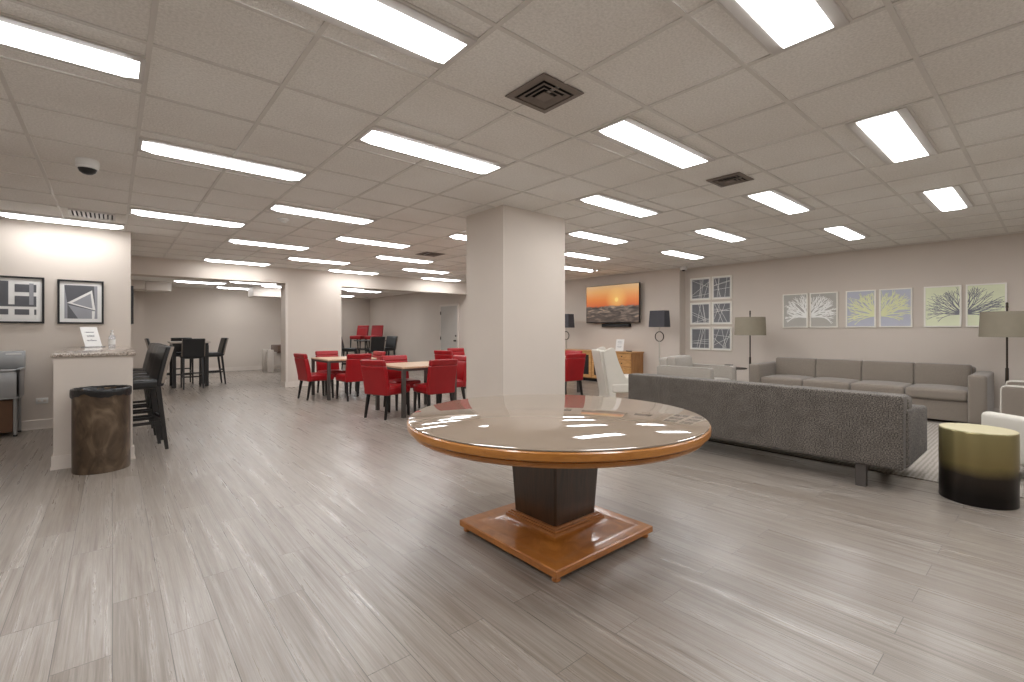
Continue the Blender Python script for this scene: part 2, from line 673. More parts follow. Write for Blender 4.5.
# ------------------------------------------------------------------ the setting
X0, XR, Y0 = -3.2, 10.0, -3.4
YA, XA = 8.65, 0.2              # framed-art wall and the end of it
YH, TH = 11.38, 0.42            # wall with the two openings
XTV = 9.75
ZB = 2.60                       # ceiling of the rooms behind
YB1, YB2, XD = 17.2, 18.4, 8.05


def wallbox(name, *b):
    return struct(MB().box(*b).build(name, 'wall', smooth=False))


struct(MB().box(X0 - .1, XR + .2, Y0 - .1, YB2 + .2, -0.1, 0).build('floor', 'floor', smooth=False))
struct(MB().box(X0 - .1, XR + .2, Y0 - .1, YH + 0.1, HC, HC + .1).build('ceiling', 'ceil', smooth=False))
struct(MB().box(X0 - .1, XR + .2, YH + 0.1, YB2 + .2, ZB, ZB + .1).build('ceiling_rear', 'ceil', smooth=False))

wallbox('wall_left', X0, XA, YA, YB1 + .1, 0, HC)
wallbox('wall_rear_left', XA, 0.66, 16.5, YB1 + .1, 0, ZB)
wallbox('wall_rear', 0.66, 5.6, YB1, YB2 + .2, 0, ZB)
wallbox('wall_rear_right', 5.6, XD + .1, YB2, YB2 + .2, 0, ZB)
wallbox('wall_side_right', XD, XR + .2, YH, YB2 + .2, 0, ZB)
wallbox('wall_header', XA, XR + .1, YH, YH + TH, 2.365, HC)
wallbox('wall_middle', 2.99, 4.25, YH, YH + TH, 0, 2.365)
wallbox('wall_tv', XTV, XR + .2, 5.57, YH, 0, HC)
wallbox('wall_right', XR, XR + .2, Y0, 5.57, 0, HC)
wallbox('wall_behind', X0 - .1, XR + .2, Y0 - .1, Y0, 0, HC)
wallbox('wall_near_left', X0 - .1, X0, Y0, YA, 0, HC)
CX0, CX1, CY0, CY1 = 3.35, 4.365, 4.07, 4.79
col = struct(MB().box(CX0, CX1, CY0, CY1, 0, HC).build('wall_column', 'wall', smooth=False))


def baseboard(name, x0, y0, x1, y1, nx, ny, h=0.125):
    """board along the wall foot from (x0,y0) to (x1,y1), standing out along (nx,ny)"""
    t = 0.014
    m = MB()
    ax, bx = min(x0, x1, x0 + nx * t, x1 + nx * t), max(x0, x1, x0 + nx * t, x1 + nx * t)
    ay, by = min(y0, y1, y0 + ny * t, y1 + ny * t), max(y0, y1, y0 + ny * t, y1 + ny * t)
    m.box(ax, bx, ay, by, 0, h, bev=0.004, seg=1)
    t2 = 0.022
    ax, bx = min(x0, x1, x0 + nx * t2, x1 + nx * t2), max(x0, x1, x0 + nx * t2, x1 + nx * t2)
    ay, by = min(y0, y1, y0 + ny * t2, y1 + ny * t2), max(y0, y1, y0 + ny * t2, y1 + ny * t2)
    m.box(ax, bx, ay, by, 0, 0.018, bev=0.004, seg=1)
    return struct(m.build(name, 'trim'))


baseboard('baseboard_left', X0, YA, XA, YA, 0, -1)
baseboard('baseboard_rear', 0.66, YB1, 5.6, YB1, 0, -1)
baseboard('baseboard_rear_right', 5.6, YB2, XD, YB2, 0, -1)
baseboard('baseboard_side_right', XD, YH + TH, XD, YB2, -1, 0)
baseboard('baseboard_middle', 2.968, YH, 4.27, YH, 0, -1)
baseboard('baseboard_middle_end', 2.99, YH, 2.99, YH + TH, -1, 0)
baseboard('baseboard_tv', XTV, 5.57, XTV, YH, -1, 0)
baseboard('baseboard_right', XR, Y0, XR, 5.57, -1, 0)
for nm, a in (('baseboard_column_near', (CX0, CY0, CX1, CY0, 0, -1)), ('baseboard_column_left', (CX0, CY0, CX0, CY1, -1, 0)),
              ('baseboard_column_right', (CX1, CY0, CX1, CY1, 1, 0)), ('baseboard_column_far', (CX0, CY1, CX1, CY1, 0, 1))):
    baseboard(nm, *a)

# corner guard on the opening
struct(MB().box(2.978, 3.03, YH - .012, YH, 0.125, 2.365, bev=.003, seg=1).build('trim_corner', 'trim'))

# ceiling grid of tee bars and the wall angle
LAMPS_IN = [(-3, 0), (1, 0), (5, 0), (9, 0), (-1, -2), (3, -2), (7, -2), (11, -2), (1, -4), (5, -4), (9, -4), (-1, 2), (7, 2), (11, 2),
            (1, 4), (5, 4), (9, 4), (-1, 6), (3, 6), (7, 6), (11, 6), (-3, 8), (1, 8), (5, 8), (9, 8), (3, 10), (7, 10), (11, 10), (1, 12), (5, 12), (9, 12)]
LAMPS_OUT = [(-5, -2), (-3, -4), (-1, -6), (3, -6), (7, -6), (11, -6), (1, -8), (5, -8), (9, -8), (-5, 2)]
m = MB()
zt, zb = HC + 0.001, HC - 0.007
i0 = int(math.ceil(X0 / U - 1.2305))
i1 = int(math.floor(XR / U - 1.2305))
for i in range(i0, i1 + 1):
    x = gx(i)
    if x <= XA:
        m.box(x - .012, x + .012, Y0, YA, zb, zt)
    else:
        m.box(x - .012, x + .012, Y0, YH, zb, zt)
for j in range(-13, 14):
    y = gy(j)
    if Y0 < y < YH:
        m.box(X0 if y < YA else XA, XR, y - .012, y + .012, zb + .0005, zt)
for a in ((X0, XA, YA - .02, YA), (XA, XA + .02, YA - .02, YH), (XA, XR, YH - .02, YH), (XR - .02, XR, Y0, 5.57), (XTV - .02, XTV, 5.57, YH)):
    m.box(*a, zb + .001, zt)
for (i, j) in LAMPS_IN + LAMPS_OUT:      # short bars carrying the narrow strips beside each light
    yc = (gy(j) + gy(j + 1)) / 2
    for sg in (-1, 1):
        m.box(gx(i), gx(i + 2), yc + sg * .168 - .008, yc + sg * .168 + .008, zb + .001, zt)
struct(m.build('trim_ceiling_grid', 'tee', smooth=False))

# door in the side wall of the far room (stands in plane x = XD)
dy0, dy1, dz = 11.93, 12.93, 2.09
d = MB()
d.box(XD - .03, XD - .004, dy0 + .03, dy1 - .03, 0.01, dz - .03, bev=.003, seg=1)
door = struct(d.build('door_1', 'door'))
fr = MB()
fr.box(XD - .04, XD, dy0 - .03, dy0 + .03, 0, dz + .03)
fr.box(XD - .04, XD, dy1 - .03, dy1 + .03, 0, dz + .03)
fr.box(XD - .04, XD, dy0 + .03, dy1 - .03, dz - .03, dz + .03)
fr.build('door_frame', 'trim', door, smooth=False)
for z in (0.25, 1.05, 1.85):
    MB().box(XD - .05, XD - .028, dy1 - .05, dy1 - .02, z - .05, z + .05, bev=.003).build('hinge', 'bronze', door)
MB().lathe([(0, 0), (.028, 0), (.028, .012), (.012, .02), (.012, .04), (.027, .05), (.03, .065), (.022, .078), (0, .08)], 20,
           mtx=trans(XD - .03, dy0 + .10, 0.98, ry=-PI / 2)).build('door_knob', 'bronze', door)
MB().lathe([(0, 0), (.027, 0), (.025, .018), (.01, .022), (0, .022)], 20, mtx=trans(XD - .03, dy0 + .10, 1.13, ry=-PI / 2)).build('deadbolt', 'bronze', door)

# ------------------------------------------------------------------ ceiling lights
def make_light(label):
    t = thing('ceiling_light', label, 'ceiling light', group='fluorescent ceiling lights')
    h = MB()
    L, W = 1.205, .135
    for sg in (-1, 1):
        h.box(-L / 2, L / 2, sg * W - .028, sg * W + .028, -.014, 0.0, bev=.003, seg=1)
        h.box(sg * (L / 2 - .012) - .012, sg * (L / 2 - .012) + .012, -W, W, -.013, 0.0)
    h.build('housing', 'fixture', t)
    le = MB()
    a, b = L / 2 - .02, .106
    loops = []
    for k, (da, db, z) in enumerate([(0, 0, -.004), (0, 0, -.010), (.06, .012, -.026), (.10, .035, -.036), (.13, .075, -.041)]):
        loops.append([(-(a - da), -(b - db), z), (a - da, -(b - db), z), (a - da, b - db, z), (-(a - da), b - db, z)])
    le.loft(loops)
    df = le.build('diffuser', 'lens', t, angle=50)
    df.data.materials.append(M['lens_rim'])
    for p_ in df.data.polygons:
        if p_.normal.z > -.97:
            p_.material_index = 1
    return t


LL = {(-3, 0): 'large fluorescent ceiling light cut off by left picture edge near the top',
      (-1, -2): 'large fluorescent ceiling light at top edge of photo, just left of centre',
      (1, -4): 'large fluorescent ceiling light at top edge of photo, to the right',
      (5, -4): 'bright ceiling light with visible V-folded lens, larger of two in the right strip of ceiling',
      (9, -4): 'smaller bright ceiling light in the right ceiling strip above lime coral prints',
      (-1, 2): 'long ceiling light right of the white dome camera',
      (1, 0): 'long ceiling light left of the large square air vent',
      (3, -2): 'long ceiling light between the two square brown vents',
      (7, -2): 'ceiling light just beyond the smaller brown vent on the right',
      (11, -2): 'small ceiling light close to the right wall above blue coral prints',
      (5, 0): 'ceiling light just right of the top of the square column',
      (9, 0): 'ceiling light above the olive floor lamp, left of the light near the wall',
      (9, 4): 'third ceiling light down along the right side of the column',
      (7, 2): 'second ceiling light down along the right side of the column',
      (11, 6): 'lowest ceiling light along the right side of the column, above the television',
      (11, 2): 'small ceiling light nearest the white camera at the wall corner',
      (-3, 8): 'thin looking ceiling light above the framed prints on the left wall',
      (-1, 6): 'ceiling light right of the louvred register near the left wall end',
      (1, 4): 'ceiling light beside the round smoke detector, left of the column',
      (1, 8): 'ceiling light in second row from the header, above the high tables',
      (3, 6): 'ceiling light right of and beyond the smoke detector, in mid ceiling',
      (1, 12): 'ceiling light nearest the header over the left opening',
      (3, 10): 'ceiling light above the wall between the openings, second from header',
      (5, 8): 'ceiling light just left of the small far vent near the column',
      (5, 12): 'ceiling light touching the header above the right opening, left one',
      (7, 10): 'ceiling light beyond the small far vent, second from header at right',
      (9, 12): 'ceiling light nearest the header beside the left edge of the column',
      (5, 4): 'ceiling light whose end peeks out left of the column top',
      (7, 6): 'ceiling light hidden behind the square column',
      (9, 8): 'ceiling light hidden behind the square column',
      (11, 10): 'ceiling light hidden behind the square column'}
light0 = None


def place_light(x, y, z, label):
    global light0
    if light0 is None:
        light0 = make_light(label)
        light0.location = (x, y, z)
    else:
        dup(light0, (x, y, z), 0, label)


for (i, j) in LAMPS_IN:
    place_light(gx(i + 1), (gy(j) + gy(j + 1)) / 2 - (.10 if (i, j) == (-3, 8) else 0), HC, LL[(i, j)])
for (i, j) in LAMPS_OUT:
    place_light(gx(i + 1), (gy(j) + gy(j + 1)) / 2, HC, 'ceiling light outside the picture, behind the camera')
for (x, y, lb) in ((1.80, 14.95, 'left ceiling light seen below the header in the left far room'),
                   (2.95, 16.3, 'lower middle ceiling light in the left far room'),
                   (2.92, 14.15, 'right upper ceiling light in the left far room'),
                   (3.85, 14.9, 'ceiling light partly hidden by the wall end in the left far room'),
                   (5.46, 14.3, 'upper left ceiling light cut by the wall end in the right far room'),
                   (6.27, 14.8, 'long ceiling light seen whole in the right far room'),
                   (6.35, 17.3, 'lowest ceiling light in the right far room beside the wall end')):
    place_light(x, y, ZB, lb)


# ------------------------------------------------------------------ vents, detectors, cameras
def square_vent(name, label, x, y, s, z=HC):
    t = thing(name, label, 'vent', (x, y, z))
    h = s / 2
    MB().box(-h * .78, h * .78, -h * .78, h * .78, -.003, -.001).build('duct_opening', 'dark', t, smooth=False)
    f = MB()
    for (a, b) in ((1.0, .76),):
        f.loft([[(-h * a, -h * a, -.004), (h * a, -h * a, -.004), (h * a, h * a, -.004), (-h * a, h * a, -.004)],
                [(-h * a, -h * a, -.010), (h * a, -h * a, -.010), (h * a, h * a, -.010), (-h * a, h * a, -.010)],
                [(-h * b, -h * b, -.016), (h * b, -h * b, -.016), (h * b, h * b, -.016), (-h * b, h * b, -.016)],
                [(-h * b, -h * b, -.004), (h * b, -h * b, -.004), (h * b, h * b, -.004), (-h * b, h * b, -.004)]], caps=False)
    f.build('vent_frame', 'vent', t, smooth=False)
    for (a, b, z0, z1) in ((.66, .52, -.02, -.012), (.46, .34, -.022, -.013)):
        q = MB()
        q.loft([[(-h * a, -h * a, z0), (h * a, -h * a, z0), (h * a, h * a, z0), (-h * a, h * a, z0)],
                [(-h * b, -h * b, z1), (h * b, -h * b, z1), (h * b, h * b, z1), (-h * b, h * b, z1)],
                [(-h * b, -h * b, z1 + .003), (h * b, -h * b, z1 + .003), (h * b, h * b, z1 + .003), (-h * b, h * b, z1 + .003)],
                [(-h * a, -h * a, z0 + .003), (h * a, -h * a, z0 + .003), (h * a, h * a, z0 + .003), (-h * a, h * a, z0 + .003)],
                [(-h * a, -h * a, z0), (h * a, -h * a, z0), (h * a, h * a, z0), (-h * a, h * a, z0)]], caps=False)
        q.build('louvre_ring', 'vent', t, smooth=False)
    MB().box(-h * .26, h * .26, -h * .26, h * .26, -.024, -.016, bev=.003, seg=1).build('centre_plate', 'vent', t)
    return t


square_vent('air_vent', 'large square brown ceiling air vent with stepped louvres, left of the column top', gx(2), gy(-1) - .5 * U, .335)
square_vent('air_vent', 'square brown ceiling air vent nearer the right wall, between two lights', gx(6), gy(-1) - .5 * U, .31)
square_vent('air_vent', 'small distant ceiling air vent just left of the column', gx(6.1), 7.55, .40)
# register with curved blades at left
t = thing('air_register', 'white louvred ceiling register above the left wall with framed prints', 'vent', (gx(-1.53), 7.67, HC))
q = MB()
for sg in (-1, 1):
    q.box(-.2, .2, sg * .2 - .012, sg * .2 + .012, -.016, -.001)
    q.box(sg * .2 - .012, sg * .2 + .012, -.2, .2, -.016, -.001)
q.build('register_frame', 'fixture', t, smooth=False)
MB().box(-.19, .19, -.19, .19, -.004, -.001).build('duct_opening', 'dark', t, smooth=False)
for k in range(9):
    x = -.16 + .04 * k
    lean = .5 if k < 4.5 else -.5
    MB().box(-.014, .014, -.185, .185, -.002, .002, mtx=trans(x, 0, -.015, ry=lean)).build('blade', 'fixture', t, smooth=False)


def smoke(label, x, y, z=HC):
    t = thing('smoke_detector', label, 'smoke detector', (x, y, z))
    MB().lathe([(0, 0), (.07, 0), (.07, -.012), (.06, -.02), (0, -.02)], 32).build('base', 'white', t)
    MB().lathe([(.05, -.019), (.052, -.03), (.04, -.042), (.015, -.046), (0, -.046)], 32).build('sensor_head', 'white', t)


smoke('round white smoke detector between lights left of the column', gx(1.48), gy(5.73 / 1.057))
smoke('small white smoke detector on the ceiling right of the column, over the television', 8.5, 7.0)
smoke('white smoke detector on the ceiling of the right far room near its corner', 7.55, 17.6, ZB)


def dome_camera(name, label, x, y, z, tilt, k=1.0):
    t = thing(name, label, 'security camera', (x, y, z), tilt)
    MB().lathe([(0, 0), (.072, 0), (.076, -.01), (.076, -.05), (.07, -.062), (0, -.062)], 36).build('housing', 'white', t)
    MB().lathe([(r_ * k, -.06 - (q_ - .06) * k) for r_, q_ in ((.062, .06), (.061, .078), (.052, .100), (.034, .114), (.015, .120), (0, .121))], 36).build('dome', 'black', t)
    MB().lathe([(.072, -.06), (.074, -.066), (.070, -.074), (.063, -.076), (.062, -.062)], 36).build('dome_collar', 'white', t)


dome_camera('dome_camera', 'white dome security camera with black dome on the ceiling at left', gx(-1.49), gy(3.84 / 1.057), HC, 0)
dome_camera('dome_camera', 'small white dome camera at the wall corner right of the television', 9.66, 5.42, HC, 0, .6)


# ------------------------------------------------------------------ round pedestal table
T = (2.128, 2.073)
t = thing('pedestal_table', 'large round honey wood pedestal table with glossy glass top before the column', 'table', (*T, 0))
RT = .912
n = 96
MB().lathe([(0, .7515), (RT - .012, .7515), (RT - .006, .753), (RT - .006, .757), (RT - .012, .7605), (0, .7605)], n).build('glass_top', 'glass_top', t)
MB().lathe([(0, .668), (RT - .070, .668), (RT - .036, .670), (RT - .027, .680), (RT - .027, .695), (RT - .040, .701), (RT - .012, .703), (RT, .711), (RT + .002, .728),
            (RT, .744), (RT - .008, .7505), (0, .7505)], n).build('tabletop', 'rim_wood', t)
tp = MB()
z0, z1, h0, h1, ch = .140, .669, .180, .210, .022


def sq(h, z, c):
    return [(-h + c, -h, z), (h - c, -h, z), (h, -h + c, z), (h, h - c, z), (h - c, h, z), (-h + c, h, z), (-h, h - c, z), (-h, -h + c, z)]


tp.loft([sq(h0, z0, .012), sq(h1, z1, .012)])
tp.build('pedestal', 'dark_wood', t, smooth=False)
pl = MB()
prof = [(.43, .034), (.43, .066), (.424, .072), (.375, .073), (.362, .070), (.33, .074), (.28, .083), (.24, .098), (.222, .112), (.218, .122), (.218, .128), (.21, .130), (.207, .138), (.198, .140), (.194, .147), (.186, .149), (.175, .149)]
loops = []
for h, z in prof:
    loops.append([(-h, -h, z), (h, -h, z), (h, h, z), (-h, h, z)])
pl.loft(loops)
pl.build('plinth', 'orange_wood', t, angle=30)
for sx in (-1, 1):
    for sy in (-1, 1):
        MB().lathe([(0, 0), (.018, 0), (.024, .006), (.024, .014), (.02, .02), (.026, .035), (0, .035)], 20, mtx=trans(sx * .395, sy * .395)).build('foot', 'orange_wood', t)


# ------------------------------------------------------------------ seating: chairs (front = +x)
def make_dining_chair(label):
    t = thing('dining_chair', label, 'chair', group='red dining chairs')
    w = .23
    MB().rbox(-.22, .24, -w, w, .345, .47, r=.035, bulge=(0, 0, .012)).build('seat', 'red', t)

    def lean(p):
        k = max(0, p.z - .40)
        return (p.x - .16 * k - .10 * k * k, p.y, p.z)
    b = MB()
    b.rbox(-.275, -.19, -w, w, .345, .775, r=.022, warp=lean, n=7)
    b.rbox(-.272, -.193, -w, w, .770, .862, r=.022, warp=lean, n=4)
    b.build('backrest', 'red', t)
    for sy in (-1, 1):
        MB().bar((.20, sy * .195, .35), (.215, sy * .2, 0), .042, .042, .026, .026).build('leg', 'blackwood', t, smooth=False)
        MB().bar((-.215, sy * .195, .35), (-.275, sy * .2, 0), .042, .042, .026, .026).build('leg', 'blackwood', t, smooth=False)
    return t


def make_bar_stool(label, group):
    t = thing('bar_stool', label, 'bar stool', group=group)
    w = .21
    MB().rbox(-.19, .22, -w, w, .67, .765, r=.03, bulge=(0, 0, .012)).build('seat', 'leather', t)

    def lean(p):
        k = max(0, p.z - .70)
        return (p.x - .17 * k - .12 * k * k, p.y, p.z)
    b = MB()
    b.rbox(-.235, -.165, -w, w, .69, 1.115, r=.018, warp=lean, n=7)
    b.build('backrest', 'leather', t)
    for sg in (-1, 1):
        e = MB()
        e.rbox(-.236, -.205, sg * w - .006, sg * w + .006, .72, 1.112, r=.004, warp=lean, n=5)
        e.build('back_edge', 'leather_edge', t)
    for sy in (-1, 1):
        MB().bar((.185, sy * .175, .68), (.195, sy * .18, 0), .04, .04, .028, .028).build('leg', 'blackwood', t, smooth=False)
        MB().bar((-.185, sy * .175, .70), (-.265, sy * .18, 0), .045, .04, .03, .028).build('leg', 'blackwood', t, smooth=False)
    for sy in (-1, 1):
        MB().box(-.225, .19, sy * .178 - .01, sy * .178 + .01, .285, .315).build('stretcher', 'blackwood', t, smooth=False)
    MB().box(.18, .20, -.178, .178, .22, .25).build('footrest', 'blackwood', t, smooth=False)
    MB().box(-.235, -.215, -.178, .178, .335, .365).build('stretcher', 'blackwood', t, smooth=False)
    return t


def make_dining_table(label, sx, sy):
    t = thing('dining_table', label, 'table', group='dining tables')
    MB().box(-sx / 2, sx / 2, -sy / 2, sy / 2, .722, .75, bev=.004, seg=1).build('tabletop', 'tabletop', t)
    f = MB()
    a, b = sx / 2 - .005, sy / 2 - .005
    for sg in (-1, 1):
        f.box(-a, a, sg * b - sg * .03 - .015, sg * b - sg * .03 + .015, .685, .722)
        f.box(sg * a - sg * .03 - .015, sg * a - sg * .03 + .015, -b, b, .685, .722)
    f.build('apron', 'greyleg', t, smooth=False)
    for x in (-1, 1):
        for y in (-1, 1):
            MB().box(x * (a - .028) - .026, x * (a - .028) + .026, y * (b - .028) - .026, y * (b - .028) + .026, 0, .722).build('leg', 'greyleg', t, smooth=False)
    return t


chair0 = None


def red_chair(x, y, az, label, z=0):
    global chair0
    if chair0 is None:
        chair0 = make_dining_chair(label)
        chair0.location = (x, y, z)
        chair0.rotation_euler = (0, 0, R(az))
        return chair0
    return dup(chair0, (x, y, z), R(az), label)


tab0 = make_dining_table('square dining table farther left, in front of the wall between the openings', .96, .96)
tab0.location = (3.50, 9.25, 0)
dup(tab0, (3.72, 6.74, 0), 0, 'square dining table nearest the camera, left of the column')
dup(tab0, (6.94, 8.54, 0), 0, 'square dining table mostly hidden behind the red chairs left of the column')
dup(tab0, (6.94, 6.95, 0), 0, 'square dining table hidden behind the column, one dark leg showing at its right')
red_chair(3.17, 6.57, 20, 'red chair with its back to the left at the nearer dining table')
red_chair(3.74, 6.24, 88, 'red chair seen squarely from behind at the near side of the nearer dining table')
red_chair(3.68, 7.12, -92, 'red chair facing the camera across the nearer dining table')
red_chair(4.24, 6.68, 178, 'red chair touching the left edge of the column, facing left')
red_chair(2.98, 9.22, 6, 'leftmost red chair, in profile facing right beside the farther dining table')
red_chair(3.44, 9.72, -90, 'red chair facing the camera behind the farther dining table')
red_chair(3.44, 8.67, 92, 'red chair seen from behind at the near side of the farther dining table')
red_chair(3.88, 9.14, 180, 'red chair partly hidden just beyond the profile chair of the nearer table')
red_chair(5.70, 8.70, 20, 'red chair seen from behind peeking above the chairs beside the column')
red_chair(6.42, 9.32, -90, 'pinkish lit red chair facing the camera, farthest of those left of the column')
red_chair(6.60, 6.16, 84, 'red chair seen from behind just right of the column')
red_chair(7.26, 6.82, 178, 'red chair whose lit top shows above the one right of the column')

# ------------------------------------------------------------------ bar counter and stools
BX0, BX1, BY0 = -.415, .155, 6.04
t = thing('bar_counter', 'beige breakfast bar with granite top running to the left wall', 'bar counter', (0, 0, 0))
bd = MB()
bd.box(BX0, -.13, BY0, YA - .003, 0, 1.04)
bd.box(-.13, BX1, BY0, BY0 + .11, 0, 1.04)
bd.build('bar_body', 'wall', t, smooth=False)
bb = MB()
for z in ((0, .125, .014), (0, .018, .022)):
    e = z[2]
    bb.box(BX0 - e, BX1 + e, BY0 - e, BY0, z[0], z[1])
    bb.box(BX1, BX1 + e, BY0, BY0 + .11, z[0], z[1])
    bb.box(BX0 - e, BX0, BY0, YA - .03, z[0], z[1])
bb.build('kickboard', 'trim', t, smooth=False)
MB().box(BX0 - .02, BX1 + .025, BY0 - .025, YA - .002, 1.04, 1.07, bev=.006).build('countertop', 'granite', t)

st0 = make_bar_stool('nearest black bar stool of the row along the bar counter', 'black bar stools')
st0.location = (.165, 6.45, 0)
st0.rotation_euler = (0, 0, R(187))
for y, lb in ((7.04, 'second black bar stool along the bar counter from the bin'), (7.58, 'third black bar stool along the bar counter from the bin'),
              (8.12, 'farthest black bar stool along the bar counter, next to the left wall')):
    dup(st0, (.165, y - .03, 0), R(187), lb)
# high table group in the left far room
t = thing('high_table', 'black high bar table with stools in the left far room', 'table', (1.36, 13.2, 0))
MB().box(-.38, .38, -.38, .38, 1.0, 1.04, bev=.004, seg=1).build('tabletop', 'palegrey', t)
MB().box(-.34, .34, -.34, .34, .95, 1.0).build('apron', 'blackwood', t, smooth=False)
for sx in (-1, 1):
    for sy in (-1, 1):
        MB().box(sx * .31 - .035, sx * .31 + .035, sy * .31 - .035, sy * .31 + .035, 0, .95).build('leg', 'blackwood', t, smooth=False)
dup(st0, (1.36, 12.66, 0), R(90), 'black stool seen from behind at the high table in the left far room')
dup(st0, (1.80, 13.24, 0), R(184), 'black stool in profile facing left at the right of the far high table')
dup(st0, (.87, 13.2, 0), R(-4), 'black stool at the far high table, seen just above the row of bar stools')
dup(st0, (1.30, 13.84, 0), R(-90), 'black stool facing the camera behind the far high table')
# group in the right far room
t = thing('high_table', 'dark high table among black stools in the right far room', 'table', (5.94, 13.58, 0))
MB().box(-.36, .36, -.36, .36, .97, 1.0, bev=.004, seg=1).build('tabletop', 'blackwood', t)
MB().cyl((0, 0, .03), (0, 0, .97), .045, n=20).build('post', 'bronze', t)
MB().lathe([(0, 0), (.27, 0), (.27, .015), (.06, .035), (0, .035)], 32).build('base', 'bronze', t)
dup(st0, (5.40, 13.80, 0), R(-30), 'left black stool of three in the right far room, showing its seat')
dup(st0, (5.81, 12.98, 0), R(86), 'middle black stool of three in the right far room, seen from behind')
dup(st0, (6.46, 13.60, 0), R(200), 'right black stool of three in the right far room')
t = thing('low_table', 'dark table carrying two red chairs in the far corner', 'table', (7.22, 16.7, 0))
MB().box(-.62, .62, -.62, .62, .60, .63, bev=.004, seg=1).build('tabletop', 'blackwood', t)
for sx in (-1, 1):
    for sy in (-1, 1):
        MB().box(sx * .56 - .025, sx * .56 + .025, sy * .56 - .025, sy * .56 + .025, 0, .60).build('leg', 'blackwood', t, smooth=False)
red_chair(6.96, 16.92, 215, 'left red chair of two stored on a table in the right far room corner', z=.63)
red_chair(7.31, 16.42, 215, 'right red chair of two stored on a table in the right far room corner', z=.63)

# pool table partly hidden by the wall end
t = thing('game_table', 'pale game table with brown rail end, partly hidden by the wall end', 'game table', (4.32, 16.1, 0), 0)
MB().box(-.44, .75, -.46, .40, .60, .84, bev=.02).build('brown_rail', 'poolwood', t)
MB().box(-.62, .8, -.30, .30, .24, .62, bev=.01).build('cabinet', 'palegrey', t)
for sx in (-1, 1):
    for sy in (-1, 1):
        MB().box(sx * .62 + .0 - .09, sx * .62 + .09, sy * .30 - .06, sy * .30 + .06, 0, .70, bev=.006).build('leg', 'palegrey', t)

# boxed-in ducts under the far ceiling
def duct(name, label, x0, x1, y0, y1, z0, z1, joint):
    t = thing(name, label, 'duct', (x0, y0, z0))
    MB().box(0, joint, 0, y1 - y0, 0.015, z1 - z0 - .001, bev=.004, seg=1).build('duct_section', 'trim', t)
    MB().box(joint + .006, x1 - x0, -.01, y1 - y0, 0, z1 - z0 - .001, bev=.004, seg=1).build('duct_section', 'trim', t)


duct('ceiling_duct', 'white boxed duct under the ceiling at left of the left far room', .21, 1.22, 15.6, 16.4, 2.36, ZB, .45)
duct('ceiling_duct', 'white boxed duct beside the wall end in the left far room', 3.13, 4.8, 15.3, 16.0, 2.29, ZB, .9)

# ------------------------------------------------------------------ bin
t = thing('waste_bin', 'round marbled brown waste bin with black liner in front of the bar', 'bin', (-.075, 5.80, 0))
MB().lathe([(0, 0), (.204, 0), (.208, .012), (.208, .735), (.202, .742), (.196, .735), (.196, .03), (0, .03)], 56).build('bin_body', 'bin', t)
bg = MB()
lp = []
nb = 56
for k, (r, z) in enumerate([(.2125, .695), (.213, .72), (.2145, .745), (.208, .757), (.198, .75), (.19, .70), (.17, .60), (0.02, .55)]):
    ring = []
    for a in range(nb):
        th = 2 * PI * a / nb
        j = (random.random() - .5)
        zz = z + (.012 * math.sin(3 * th + 1) + .012 * math.sin(5 * th) + .02 * j if k == 0 else .004 * j)
        rr = r + (.005 * abs(math.sin(9 * th + k)) + .004 * random.random() if k < 4 else .012 * j)
        ring.append((rr * math.cos(th), rr * math.sin(th), zz))
    lp.append(ring)
bg.loft(lp, caps=False)
bg.build('bin_liner', 'bag', t, angle=80)

# ------------------------------------------------------------------ utility sink
t = thing('utility_sink', 'grey metal utility sink against the left wall at the picture edge', 'sink', (-1.22, 8.62, 0))
b = MB()
W = .36
b.box(-W, W, -.40, -.37, .48, .80, bev=.006)
b.box(-W, W, -.03, .0, .48, .80)
b.box(-W, -W + .03, -.40, 0, .48, .80)
b.box(W - .03, W, -.40, 0, .48, .80, bev=.006)
b.box(-W, W, -.40, 0, .46, .49)
b.box(-W - .012, W + .012, -.425, -.36, .79, .82, bev=.008)
b.box(W - .04, W + .012, -.425, 0, .79, .82, bev=.008)
b.box(-W - .012, -W + .04, -.425, 0, .79, .82, bev=.008)
b.build('basin', 'steel', t)
MB().box(-W - .012, W + .012, -.035, .022, .80, 1.03, bev=.01).build('backsplash', 'steel', t)
MB().box(W - .16, W - .02, -.038, -.034, .985, 1.0).build('label_plate', 'white', t, smooth=False)
for sx in (-1, 1):
    for y in (-.36, -.04):
        MB().cyl((sx * (W - .04), y, 0.02), (sx * (W - .04), y, .47), .019, n=14).build('leg', 'steel', t)
        MB().lathe([(0, 0), (.02, 0), (.02, .02), (.012, .028), (0, .028)], 14, mtx=trans(sx * (W - .04), y, 0)).build('foot', 'rubber', t)
MB().box(-W + .06, W - .065, -.33, -.08, .05, .44, bev=.004, seg=1).build('under_panel', 'brownbox', t)

# electrical plate
t = thing('outlet_plate', 'white outlet cover plate low on the left wall beside the bar', 'outlet', (-.70, YA, .37))
MB().box(-.058, .058, -.006, 0, -.037, .037, bev=.003).build('plate', 'white', t)
for sx in (-1, 1):
    MB().box(sx * .026 - .015, sx * .026 + .015, -.008, -.005, -.014, .014, bev=.002).build('socket', 'trim', t)

